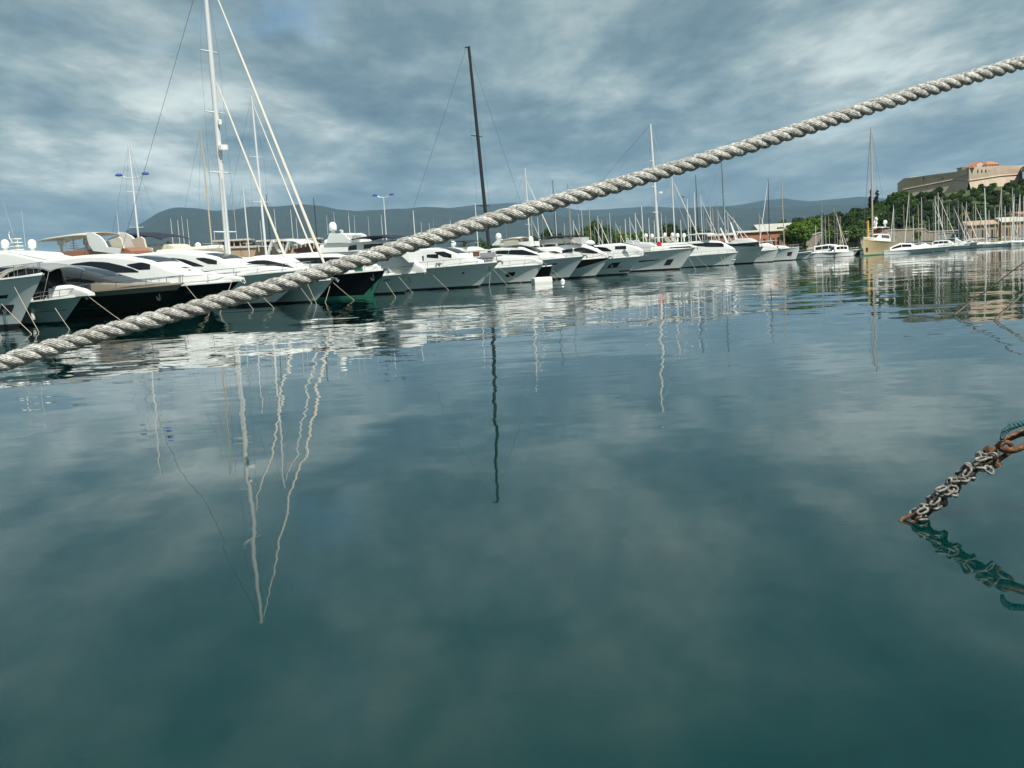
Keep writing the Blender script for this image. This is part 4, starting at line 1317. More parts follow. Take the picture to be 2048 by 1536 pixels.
q = b.loc(1255, 479, 0); b.radar(q[0], 0, q[1]); b.fin('radar_arch', 'white', pull(b, None, [(1247, 487), (1251, 480), (1260, 480), (1265, 487)]), (-1.4, 1.4), 0.2)
b.rail(0.45, 0.75, step=2.0); b.bow_roller(); b.anchor(0.86, 0.55, size=0.7)

# white-masted sailing yacht with tarpaulin
b = motor('sailing_yacht', 'large white sailing yacht with grey tarpaulin cover and red cloth at its mast foot', (1359, 537), (1391, 495), 36, 8.0, 'hull_white', stern=0.86, cat='sailing yacht', full=2.2)
b.hull_patch('hull_window', 'glass', 0.62, 0.85, 0.42, 0.56, shape=lambda q, a, c: (a + 0.10 * q, c - 0.01 * q), n=16)
b.hull_patch('anchor_pocket', 'rubber', 0.895, 0.93, 0.24, 0.52, sides=(b.near,))
S = house_of(b, [(1235, 491), (1248, 487), (1270, 485), (1295, 486), (1308, 492), (1322, 500)], 'tarp', r=0.5, width=0.8, tail=False, name='tarpaulin_cover')
S2 = house_of(b, [(1300, 494), (1340, 491.5), (1370, 490.5), (1385, 494)], 'white', r=0.2, width=0.6, tail=False, name='coachroof')
win(b, S2, [(1335, 494.5), (1375, 492.5)], [(1335, 497), (1375, 495.5)])
mx, mz = b.loc(1318, 480, 0); tp = b.loc(1302, 248, 0); rk = (mx - tp[0]) / (tp[1] - mz)
mo, tx, tz = b.mast(mx, 1.4, tp[1], 0.30, 'alu', rake=rk, spreaders=4, span=1.8)
q = b.loc(1316, 386, 0); MB().lathe([(0.01, 0.25), (0.45, 0.2), (0.45, -0.15), (0.01, -0.25)][::-1], 10, (q[0] + 0.5, 0, q[1])).build('radar_dome', MT['white'], mo)
b.stay((b.rake - 0.5, 0, b.F + 0.2), (tx + 0.1, 0, tz - 0.8), [(0, 0.03), (1, 0.03)], 'sailgrey', 'forestay', n=6)
b.stay((tx, 0, tz - 0.1), (-b.L * 0.95, 0, b.sheer(0.05)), 0.02, 'wire', 'backstay')
rx, rz_ = b.loc(1317, 489, -0.9); MB().prism([(rx - 0.5, -0.9, rz_ - 0.5), (rx + 0.5, -0.9, rz_ - 0.6), (rx + 0.45, -0.9, rz_ + 0.5), (rx - 0.3, -0.9, rz_ + 0.6)], (0, 0.5, 0)).build('red_cover', MT['red'], b.root)
b.rail(0.35, 0.8, step=2.6); b.bow_roller()

# two with wide roofs
b = motor('motor_yacht', 'low white yacht with a flat canopy on posts left of the crane-decked yacht', (1458, 530), (1476, 504), 24, 5.8, 'hull_white', stern=0.85)
S = house_of(b, [(1368, 485), (1400, 481), (1438, 482.5), (1447, 488), (1456, 493), (1465, 500)], 'white', r=0.25, width=0.8)
win(b, S, [(1384, 488), (1415, 485), (1444, 486)], [(1384, 491), (1415, 494), (1448, 494)])
screen(b, S, 1440, 1462, 489)
b.canopy(pull(b, None, [(1374, 469), (1395, 466.5), (1418, 466), (1424, 468)]), 'white', 2.2, zbase=lambda x: S.zt(x), name='hard_top')
b.rail(0.5, 0.7)
b = motor('motor_yacht', 'large white yacht with long overhanging roof and two deck cranes', (1506, 526.5), (1527, 493.5), 32, 7.4, 'hull_white', stern=0.88)
S = house_of(b, [(1438, 486), (1450, 488), (1480, 486), (1500, 485), (1512, 490)], 'white', r=0.2, width=0.8)
win(b, S, [(1455, 489.5), (1508, 488)], [(1455, 492.5), (1508, 493)])
b.canopy(pull(b, None, [(1436, 485), (1470, 486.5), (1500, 484), (1541, 480.5)]), 'white', 3.0, posts=False, name='roof_overhang', drop=0.05)
St = house_of(b, [(1462, 482), (1470, 478), (1495, 477), (1504, 481), (1508, 484)], 'tarp', width=0.5, base=lambda x: S.zt(x) - 0.2, tail=False, name='covered_tender', r=0.3)
for p0, p1 in (((1473, 478), (1461, 445)), ((1455, 483), (1441, 456))):
    q0, q1 = b.loc(*p0, 1.0), b.loc(*p1, 1.0)
    MB().tube([(q0[0], 1.0, q0[1] - 0.6), (q1[0], 1.0, q1[1])], [0.28, 0.16], 8).build('deck_crane', MT['white'], b.root)
q = b.loc(1475, 466, 0); b.radar(q[0], 0, q[1])
b.rail(0.6, 0.8)
for q in (0.55, 0.7): b.fender(q)
b = motor('motor_yacht', 'small white cruiser with open foredeck between two larger bows near the row end', (1545, 524.5), (1558, 498), 18, 5.0, 'hull_white', stern=0.85)
S = house_of(b, [(1500, 492), (1525, 487), (1536, 487), (1545, 493), (1550, 496)], 'white', width=0.7)
screen(b, S, 1536, 1546, 489); b.rail(0.5, 0.7); b.bow_roller()
b = motor('motor_yacht', 'white bow with square anchor recess at the far end of the row', (1591, 521.5), (1600, 494), 22, 5.6, 'hull_white', stern=0.86)
b.hull_patch('anchor_pocket', 'rubber', 0.89, 0.94, 0.38, 0.68, sides=(b.near,))
S = house_of(b, [(1530, 496), (1550, 491), (1565, 492), (1575, 496)], 'white', width=0.62)
b.window_row(S, S.x0 + 2, S.x1 - 2.5, 4, 0.4, 0.8); b.rail(0.45, 0.75); b.bow_roller(); b.anchor(0.93, 0.5, size=0.6)

# floats in front of the row
fx = on_water(1084, 566.5)
fl = thing('mooring_raft', 'white floating raft between the oval-windowed yacht and the blue-grey bow', 'raft', (fx[0], fx[1], 0), 0.3)
rr = MB()
rows = []
for z, k in ((-0.3, 0.86), (0.15, 1.0), (0.72, 0.97), (0.80, 0.90)):
    rows.append([(x * k, y * k, z) for x, y in ((-1.25, -0.7), (1.25, -0.7), (1.35, -0.5), (1.35, 0.5), (1.25, 0.7), (-1.25, 0.7), (-1.35, 0.5), (-1.35, -0.5))])
rr.grid(rows, closed=True); rr.f.append(tuple(len(rr.v) - 8 + i for i in range(8)))
rr.build('float_body', MT['white'], fl, angle=30)
MB().box((0, 0, 0.82), (2.2, 1.1, 0.05)).build('top_board', MT['concrete'], fl, smooth=False)
bx = on_water(1125.5, 563.5)
tag(MB().lathe([(0.01, -0.2), (0.26, -0.12), (0.32, 0.05), (0.26, 0.24), (0.08, 0.34), (0.03, 0.42)], 14).build('mooring_buoy', MT['white'], loc=(bx[0], bx[1], 0)), 'small white ball buoy floating right of the white raft', 'buoy')

# ------------------------------------------------------------------ yachts behind the left end of the row
BACK = (-HEAD[0], -HEAD[1])
def back_yacht(name, label, px, Y, L, B, roof, m='white', coam='tan', **kw):
    p = at_depth(px, 540, Y)
    return motor(name, label, None, None, L, B, 'hull_white', head=HEAD, origin=(p[0], p[1]), rake=2.0, fb=3.2, stern=0.9, cat='yacht')

b = back_yacht('motor_yacht', 'flybridge yacht with cream canopy and swept white fins behind the brown yacht', 330, 128, 30, 6.8, None)
S = house_of(b, [(60, 516), (140, 514), (230, 513), (250, 522), (275, 535)], 'white', width=0.8, tail=False)
fl = house_of(b, [(112, 503.5), (160, 500), (200, 497), (248, 496), (256, 504)], 'brown', width=0.74, base=lambda x: 5.3, tail=False, name='flybridge_coaming', r=0.12)
b.canopy(pull(b, None, [(66, 482), (85, 475), (110, 471), (135, 467.5), (160, 465), (180, 464.5)]), 'cream', 2.5, zbase=lambda x: 6.8, drop=0.3)
b.fin('swept_fin', 'white', pull(b, None, [(177, 464), (190, 465.5), (203, 472), (213, 482), (219, 494), (246, 497), (244, 508), (192, 502), (184, 490), (180, 478)]), (-2.4, 2.4), 0.22)
b.fin('seat_back', 'cream', pull(b, None, [(213, 480), (232, 473.5), (238, 478), (243, 497), (220, 495)]), (-1.7, 1.7), 0.25)
for px, py, r_ in ((122, 482.5, 0.50), (173, 482.5, 0.46)):
    q = b.loc(px, py, 1.2); b.dome(q[0], 1.2, q[1], r_, q[1] - 1.4, slim=1.1)
q = b.loc(147, 489, 1.0)
mb = MB()
for k in range(4):
    mb.box((q[0], 1.0, q[1] - 0.5 + k * 0.34), (1.0 - 0.2 * k, 0.8 - 0.12 * k, 0.09))
mb.tube([(q[0], 1.0, q[1] - 1.2), (q[0], 1.0, q[1] + 1.0)], 0.07)
mb.build('instrument_mast', MT['white'], b.root)

b = back_yacht('motor_yacht', 'yacht with lattice mast and two white domes at the far left behind the row', 140, 122, 28, 6.4, None)
S = house_of(b, [(-60, 508), (0, 506), (45, 504), (80, 506), (95, 516)], 'white', width=0.8, tail=False)
for px, py in ((10, 487.5), (64, 487.5)):
    q = b.loc(px, py, 0.6); b.dome(q[0], 0.6, q[1], 0.50, q[1] - 1.3, slim=1.1)
q0 = b.loc(34, 503, 0); q1 = b.loc(30, 478, 0)
mb = MB()
for dx in (-0.45, 0.0, 0.45):
    mb.tube([(q0[0] + dx, 0, q0[1] - 0.5), (q0[0] + dx * 0.7, 0, q1[1])], 0.05, 6)
for k in range(4):
    z = lerp(q0[1] + 0.2, q1[1], k / 3)
    mb.box((q0[0], 0, z), (1.5 - 0.2 * k, 1.0, 0.10))
mb.build('lattice_mast', MT['white'], b.root)
h0 = b.loc(25, 484, 0.4)
MB().tube([(h0[0], 0.4, h0[1]), (h0[0] - 0.5, 0.4, h0[1] + 0.5), (h0[0] - 0.62, 0.4, h0[1] + 1.0), (h0[0] - 0.4, 0.4, h0[1] + 1.25)], 0.06, 6).build('davit_hook', MT['white'], b.root)
q0, q1 = b.loc(51, 493, 0), b.loc(45, 420, 0); b.antenna(q0[0], 0, q0[1], q1[1], 0.025, lean=0)
q0, q1 = b.loc(27, 470, 0), b.loc(5, 400, 0); b.antenna(q0[0], 0, q0[1], q1[1], 0.025, 'tanspar', lean=(q1[0] - q0[0]) / (q1[1] - q0[1]))
q = b.loc(8, 526, -2.6); b.dome(q[0], -2.6, q[1], 0.42, q[1] - 0.4, 'bronze')

b = back_yacht('motor_yacht', 'flybridge yacht with a long black bimini behind the wave-windowed cabin', 400, 140, 28, 6.4, None)
S = house_of(b, [(200, 512), (260, 505), (330, 503), (350, 512)], 'white', width=0.8, tail=False)
fl = house_of(b, [(236, 493), (290, 491), (335, 489), (345, 496)], 'cream', width=0.74, base=lambda x: 6.0, tail=False, name='flybridge_coaming', r=0.12)
b.canopy(pull(b, None, [(222, 474), (240, 467.5), (262, 464.5), (285, 465), (310, 468), (327, 473)]), 'navy', 2.5, zbase=lambda x: 7.4, drop=0.35)
q = b.loc(247, 491, 0); b.dome(q[0], 0, q[1], 0.75, q[1] - 0.6, slim=0.6)
for px, py in ((338, 489), (396, 491)):
    q = b.loc(px, py, 0.4); b.dome(q[0], 0.4, q[1], 0.42, q[1] - 0.8)

b = back_yacht('motor_yacht', 'yacht with white A-frame arch and grey bimini behind the tall mast', 680, 150, 26, 6.2, None)
S = house_of(b, [(530, 512), (570, 508), (640, 506), (660, 514)], 'white', width=0.8, tail=False)
b.fin('radar_arch', 'white', pull(b, None, [(532, 510), (541, 481), (545, 480), (562, 504), (558, 506), (544, 487), (537, 510)]), (-1.8, 1.8), 0.2)
b.canopy(pull(b, None, [(545, 482), (565, 478), (590, 479), (605, 486)]), 'tarp', 2.2, zbase=lambda x: 6.5, drop=0.25)
b.fin('side_curtain', 'hull_maroon', pull(b, None, [(590, 498), (622, 492), (640, 503), (590, 505)]), (-2.2, 2.2), 0.06)

b = back_yacht('motor_yacht', 'flybridge yacht with cream fins and a cluster of white domes behind the tarpaulin cover', 1415, 262, 26, 6.4, None)
S = house_of(b, [(1290, 490), (1330, 486), (1372, 485), (1385, 490)], 'white', width=0.8, tail=False)
b.window_row(S, S.x0 + 1, S.x1 - 2, 4, 0.45, 0.8)
b.canopy(pull(b, None, [(1293, 479), (1305, 475.5), (1318, 474), (1329, 474)]), 'cream', 2.2, zbase=lambda x: S.zt(x))
b.fin('radar_arch', 'cream', pull(b, None, [(1328, 473), (1334, 474), (1345, 484), (1338, 486), (1331, 481)]), (-2.0, 2.0), 0.2)
for px, py in ((1292, 471), (1304, 471.5), (1330, 469.5), (1345, 469.5), (1355, 470.5), (1368, 470.5)):
    q = b.loc(px, py, 0.6); b.dome(q[0], 0.6, q[1], 0.48, q[1] - 1.6, slim=1.1)
b = back_yacht('motor_yacht', 'white yacht with grey canopy and small domes behind the long white hull', 1010, 172, 26, 6.2, None)
S = house_of(b, [(870, 498), (900, 495), (935, 494), (950, 500)], 'white', width=0.8, tail=False)
b.window_row(S, S.x0 + 1, S.x1 - 2, 4, 0.45, 0.8)
b.canopy(pull(b, None, [(900, 484), (915, 481), (930, 480.5), (938, 483)]), 'navy', 2.2, zbase=lambda x: S.zt(x))
q = b.loc(907, 487, 0.6); b.dome(q[0], 0.6, q[1], 0.45, q[1] - 1.2)

# a gull crossing the sky
gp = at_depth(1366, 394, 120)
gl = thing('gull', 'small dark gull gliding above the mast tops right of the rope', 'bird', tuple(gp), 0.4)
MB().tube([(-0.20, 0, 0.01), (-0.08, 0, 0.0), (0.06, 0, 0.0), (0.15, 0, 0.02), (0.20, 0, 0.01)], [0.012, 0.045, 0.05, 0.03, 0.008], 8).build('body', MT['darksteel'], gl)
for s in (-1, 1):
    MB().grid([[(0.07, s * 0.03, 0.02), (0.09, s * 0.22, 0.06), (0.02, s * 0.44, 0.02)], [(0.02, s * 0.03, 0.035), (0.05, s * 0.22, 0.075), (-0.01, s * 0.44, 0.024)], [(-0.06, s * 0.03, 0.02), (-0.03, s * 0.22, 0.06), (-0.03, s * 0.44, 0.02)]]).build('wing', MT['darksteel'], gl)

# ------------------------------------------------------------------ boats along the far shore on the right
def far_motor(label, ff, tip, L, B, roof=None, head=HEAD, hull='hull_white', wins=3, name='motor_boat', canopy=None, rails=0.4, rake=None, fb=None, Y=None, stern=0.8):
    o = on_water(*ff)[:2] if Y is None else at_depth(ff[0], ff[1], Y)[:2]
    b = motor(name, label, ff, tip, L, B, hull, head=head, origin=o, stern=stern, cat='motor boat', rake=rake, fb=fb)
    if roof:
        S = b.shell('deckhouse', 'white', roof, 0.72, r=0.2)
        if wins:
            b.window_row(S, S.x0 + 0.4, S.x1 - (S.x1 - S.x0) * 0.3, wins, 0.45, 0.85)
        b.windscreen(S, S.x1 - (S.x1 - S.x0) * 0.24, S.x1 - 0.25)
    if rails:
        b.rail(rails, 0.6, mid=False, step=1.6)
    return b
SIDE = (0.93, -0.36)
b = far_motor('white motor boat with dark knuckle line just past the row end', None or (1613, 517.5), (1633, 501), 12, 3.8, [(-11, 3.0), (-6, 3.1), (-4, 2.6), (-2.5, 2.0)], Y=268, rake=1.6, fb=2.0)
b.hull_patch('hull_crease', 'boot', 0.4, 0.97, 0.60, 0.66)
b = far_motor('small white launch with open wheelhouse left of the cream yacht', (1650, 514.5), (1644, 502), 9, 3.2, [(-7.5, 2.9), (-5.2, 3.2), (-3.0, 3.0), (-2.6, 2.2), (-1.5, 1.4)], head=(-0.9, -0.42), Y=285, rake=0.9, fb=1.5, stern=0.85)
b = far_motor('white cabin cruiser with dark side windows tucked behind the cream bow', (1708, 512), (1716, 500), 12, 3.9, [(-11, 3.3), (-7, 3.7), (-4.5, 3.4), (-2.5, 1.9)], head=(0.9, -0.42), Y=298, rake=1.3, fb=1.7)

# cream sailing yacht, bow to the left
b = motor('sailing_yacht', 'cream-hulled sailing yacht pointing left with tall thin mast before the wooded hill', (1728, 510.8), (1720.5, 480), 30, 7.0, 'hull_cream', head=(-0.55, -0.83), origin=on_water(1728, 510.8)[:2] * 0.93, stern=0.72, cat='sailing yacht', cap='hull_cream', rake=1.2, fb=4.15, boot='green_paint_and_reflection')
b.hull_patch('anchor_pocket', 'rubber', 0.93, 0.965, 0.26, 0.52, sides=(b.near,)); b.anchor(0.95, 0.36, size=0.8)
S = b.shell('deckhouse', 'white', [(-20, 5.4), (-12, 5.6), (-9.5, 5.0), (-8, 4.4)], 0.62, r=0.2)
b.window_row(S, -19, -11.5, 5, 0.5, 0.85); b.windscreen(S, -10.6, -8.4)
fl = b.shell('wheelhouse', 'brown', [(-19, 6.8), (-14, 6.9), (-12.8, 6.0)], 0.5, base=lambda x: 5.4, r=0.15)
b.canopy([(-20, 7.3), (-15.5, 7.5), (-12, 7.3)], 'white', 1.9, zbase=lambda x: 5.5, name='hard_top')
mx, mz = b.loc(1772, 465, 0); tp = b.loc(1764.5, 250, 0)
mo, tx, tz = b.mast(-9.0, 3.0, 33.5, 0.24, 'tanspar', rake=0.012, spreaders=3, span=1.4)
b.stay((b.rake - 0.3, 0, b.F + 0.2), (tx, 0, tz - 0.3), 0.05, 'wire', 'forestay')
b.stay((tx, 0, tz - 0.2), (-28, 0, 3.4), 0.02, 'wire', 'backstay')
b.boom(-9.4, 6.9, 9, 'sail', 0.35)
for y in (-1.3, 1.3):
    b.dome(-17.5, y, 8.7, 0.55, 7.5)
b.dome(-13, 0.0, 9.6, 0.45, 7.4)
MB().tube([(-7.5, -0.8, 3.9), (-7.5, -0.8, 9.2)], [0.34, 0.30], 8).build('yellow_derrick', MT['yellow'], b.root)
for i, (yy, zz) in enumerate(((-1.0, 4.5), (0.9, 4.4))):
    MB().tube([(-6.5, yy, zz), (-3.0, yy * 0.7, zz + 0.15), (-1.2, yy * 0.3, zz + 0.35)], [0.28, 0.34, 0.12], 8).build('rolled_sail', MT['sail'], b.root)
b.rail(0.3, 0.75, mid=False, step=2.4)

far_motor('low white speedboat right of the cream yacht with raked cabin', (1866, 503.5), None, 12, 3.6, [(-10.5, 1.7), (-8, 2.7), (-5.5, 2.6), (-3, 1.5)], head=(0.97, -0.22), wins=2, Y=262, rake=1.4, fb=1.25, rails=0.5)
far_motor('white speedboat with wraparound rail in front of the far sailboats', (1893, 500.5), None, 9.5, 3.2, [(-7.5, 1.8), (-5.5, 2.3), (-3.5, 1.5)], head=(0.97, -0.2), wins=0, Y=276, rake=1.3, fb=1.3, rails=0.35)
b = far_motor('white flybridge cruiser with dark blue screen among the far sailboats', (1948, 496.5), None, 13, 4.2, [(-12, 3.2), (-8.5, 3.6), (-5.5, 3.5), (-3, 2.1)], head=(0.6, -0.8), wins=3, Y=322, rake=1.4, fb=1.9)
b.canopy([(-11, 5.0), (-8, 5.2), (-5, 5.0)], 'blue', 1.6, zbase=lambda x: 3.4)
b = far_motor('white cruiser with grey hull side left of the dark blue screened one', (1934, 497), None, 11, 3.8, [(-10, 2.8), (-7, 3.0), (-5, 2.8), (-3, 1.8)], head=(0.8, -0.6), wins=3, Y=318, rake=1.2, fb=1.7)
b = far_motor('small white motor boat beside the leaning furled sail at the right edge', (1972, 495), None, 9, 3.2, [(-8, 2.2), (-6, 2.5), (-4, 2.3), (-2.5, 1.5)], head=(0.75, -0.66), wins=2, Y=330, rake=1.0, fb=1.4)

# ------------------------------------------------------------------ sailboats: masts behind the yachts
def sailboat(px, py, Y, label, group=None, m='alu', furl=None, cover='sail', leanpx=None, r=0.085, spr=1, back=True, head=HEAD, hull='hull_white', rake=None):
    """a sailboat whose masthead shows at (px, py), Y metres away"""
    T_ = at_depth(px, py, Y)
    H = T_[2]
    L = max(7.5, H * 0.78)
    h = np.array(head) / np.linalg.norm(head)
    mxl = -0.42 * L
    rk = rake if rake is not None else 0.012
    # mast foot so that the masthead lands on T_
    base = T_[:2] + h * rk * (H - 1.2)
    org = base - h * mxl
    b = Boat('sailboat', label, 'sailboat', org, h, L, L * 0.29, L * 0.07, 0.6 + L * 0.05, 0.82, 0.4, group, 2.0)
    b.hull(hull)
    b.shell('coachroof', 'white', [(-0.70 * L, b.deck_z(-0.7 * L) + 0.5), (-0.45 * L, b.deck_z(-0.45 * L) + 0.5), (-0.28 * L, b.deck_z(-0.28 * L) + 0.12)], 0.55, r=0.12)
    mo, tx, tz = b.mast(mxl, 1.2, H, r, m, rake=rk, spreaders=spr, span=0.07 * L + 0.25)
    if furl:
        b.stay((b.rake - 0.3, 0, b.F + 0.1), (tx + 0.05, 0, tz * furl), [(0, 0.05), (0.1, 0.11), (0.8, 0.08), (1, 0.03)], 'sail' if m != 'tanspar' else 'sailgrey', 'furled_genoa', n=6)
    else:
        b.stay((b.rake - 0.2, 0, b.F), (tx, 0, tz - 0.1), 0.012, 'wire', 'forestay')
    if back:
        b.stay((tx, 0, tz), (-L * 0.97, 0, b.sheer(0.02)), 0.012, 'wire', 'backstay')
    b.boom(mxl - 0.2, 2.6, L * 0.36, cover, 0.17)
    return b

# the masts that stand out
sailboat(257, 288, 138, 'sailboat with bare white mast beside the left street lamp', r=0.13, spr=3)
sailboat(401, 258, 132, 'sailboat with a thin buff mast just left of the tallest white mast', m='tanspar', r=0.10, spr=2)
sailboat(503, 192, 134, 'sailboat with a white mast right of the tallest mast, under its outer stay', r=0.15, spr=3, furl=0.97)
sailboat(486, 376, 150, 'sailboat with a shorter white mast between two taller white masts', r=0.11)
sailboat(627, 396, 165, 'sailboat with a dark mast left of the big white dome', m='darksteel', r=0.07)
sailboat(532, 388, 170, 'sailboat with a thin dark mast before the mountain saddle', m='darksteel', r=0.06)
sailboat(826, 421, 185, 'sailboat with a white mast right of the second street lamp', r=0.10)
sailboat(950, 406, 190, 'sailboat with a white mast just left of the black mast', r=0.10)
sailboat(1050, 336, 205, 'sailboat with a tall white mast right of the black mast', r=0.15, spr=3, furl=0.9)
sailboat(1105, 360, 230, 'sailboat with a dark mast and dark raked stay under the rope', m='darksteel', r=0.08, spr=2)
sailboat(1135, 368, 235, 'sailboat with a grey mast touching the rope before the distant ridge', m='greyalu', r=0.10, spr=2)
sailboat(1283, 412, 225, 'sailboat with a thick white mast left of the red-covered mast foot', r=0.14)
sailboat(1343, 344, 245, 'sailboat with a white mast and long furled genoa right of the tall white mast', r=0.16, furl=0.93, spr=2)
sailboat(1374, 398, 262, 'sailboat with a plain white mast beneath the small dark speck in the sky', r=0.12)
sailboat(1388, 385, 268, 'sailboat with a thick white mast paired with a dark one', r=0.16)
sailboat(1391, 350, 290, 'sailboat with a tall dark grey mast behind a thick white one', m='darksteel', r=0.10, spr=2)
sailboat(1443, 325, 300, 'sailboat with the tallest dark mast right of the rope crossing', m='darksteel', r=0.10, spr=3, furl=0.55)
b = sailboat(1536, 357, 312, 'sailboat with a dark mast and white furled genoa leaning against it', m='darksteel', r=0.12, furl=0.97, head=(-0.6, -0.8))
sailboat(1563, 350, 290, 'sailboat with a white mast in front of the grey sheet roof', m='tanspar', r=0.12, spr=2)
sailboat(1643, 401, 320, 'sailboat with the tallest mast over the light green trees', r=0.12, m='greyalu', spr=2)
sailboat(1969, 376, 330, 'sailboat with a thick white leaning mast under the fort', r=0.22, spr=2, rake=0.03)
sailboat(2003, 375, 335, 'sailboat with a buff mast and steep furled sail under the fort corner', r=0.16, m='tanspar', furl=0.99, head=(-0.6, -0.8))
sailboat(2040, 388, 330, 'sailboat with a white mast and raked furled sail at the right edge', r=0.14, furl=0.96, head=(-0.6, -0.8), cover='bluegreen')
rnd = random.Random(11)
ORD = ['first', 'second', 'third', 'fourth', 'fifth', 'sixth', 'seventh', 'eighth', 'ninth', 'tenth', 'eleventh', 'twelfth', 'thirteenth', 'fourteenth', 'fifteenth', 'sixteenth', 'seventeenth', 'eighteenth', 'nineteenth', 'twentieth']
def nth(i):
    if i < 20: return ORD[i]
    t = {2: 'twenty', 3: 'thirty', 4: 'forty'}[(i + 1) // 10]
    return (t[:-1] + 'ieth') if (i + 1) % 10 == 0 else t + '-' + ORD[(i + 1) % 10 - 1]
LAB1 = 'sailboat showing only a slender mast, %s from left among those behind the left yachts'
LAB2 = 'slender-masted sailboat, %s from left in the crowd before the far shore trees'
LAB3 = 'slender-masted sailboat, %s from left in the crowd below the wooded fort hill'
for i_, (px, py) in enumerate(sorted(((341, 437), (355, 440), (363, 432), (374, 438), (548, 418), (581, 419), (592, 436), (233, 420), (697, 433), (762, 430), (842, 444), (858, 446), (466, 400), (520, 440), (428, 462), (446, 452)))):
    sailboat(px, py, rnd.uniform(185, 250), LAB1 % nth(i_), 'pale masts behind the left yachts', r=rnd.uniform(0.06, 0.09), cover=rnd.choice(['sail', 'blue', 'navy']))
for i_, (px, py) in enumerate(sorted(((866, 436), (900, 440), (1010, 425), (1075, 434), (1084, 428), (1062, 432), (1110, 421), (1140, 419), (1157, 428), (1163, 420), (1178, 414), (1203, 440), (1230, 441), (1219, 426), (1250, 438), (1259, 435), (1270, 426), (1297, 436), (1401, 391), (1406, 410), (1420, 412), (1425, 416), (1433, 408), (1436, 420), (1450, 430), (1455, 428), (1331, 430), (1322, 425), (1361, 440), (1412, 430), (1448, 412), (1466, 430), (1518, 425), (1195, 432), (1188, 446), (1240, 452), (1308, 440), (1380, 430), (1214, 436), (1146, 440), (1128, 446)))):
    sailboat(px, py, rnd.uniform(235, 330), LAB2 % nth(i_), 'pale masts before the far shore trees', r=rnd.uniform(0.07, 0.12), furl=rnd.choice([None, None, 0.95]), m=rnd.choice(['alu', 'alu', 'tanspar', 'greyalu']), cover=rnd.choice(['sail', 'blue', 'navy']))
for i_, (px, py) in enumerate(sorted(((1631, 450), (1642, 428), (1650, 432), (1657, 430), (1668, 417), (1673, 424), (1680, 432), (1748, 438), (1787, 410), (1807, 409), (1818, 380), (1836, 410), (1843, 395), (1858, 438), (1866, 403), (1870, 392), (1876, 385), (1884, 394), (1889, 430), (1894, 410), (1898, 400), (1908, 412), (1916, 400), (1924, 405), (1932, 419), (1933, 402), (1946, 393), (1951, 408), (1961, 420), (1990, 415), (1996, 422), (2010, 412), (2020, 414), (2025, 376), (2028, 388), (2033, 410), (2047, 392), (1978, 420), (1925, 440), (1850, 448), (1826, 432)))):
    sailboat(px, py, rnd.uniform(318, 372), LAB3 % nth(i_), 'pale masts below the fort hill', r=rnd.uniform(0.08, 0.13), furl=rnd.choice([None, 0.95]), m=rnd.choice(['alu', 'alu', 'tanspar', 'tanspar', 'greyalu']), cover=rnd.choice(['sail', 'blue', 'bluegreen', 'navy', 'blue']), head=rnd.choice([(0.5, -0.87), (-0.55, -0.83), (0.15, -1), (0.6, -0.8)]))

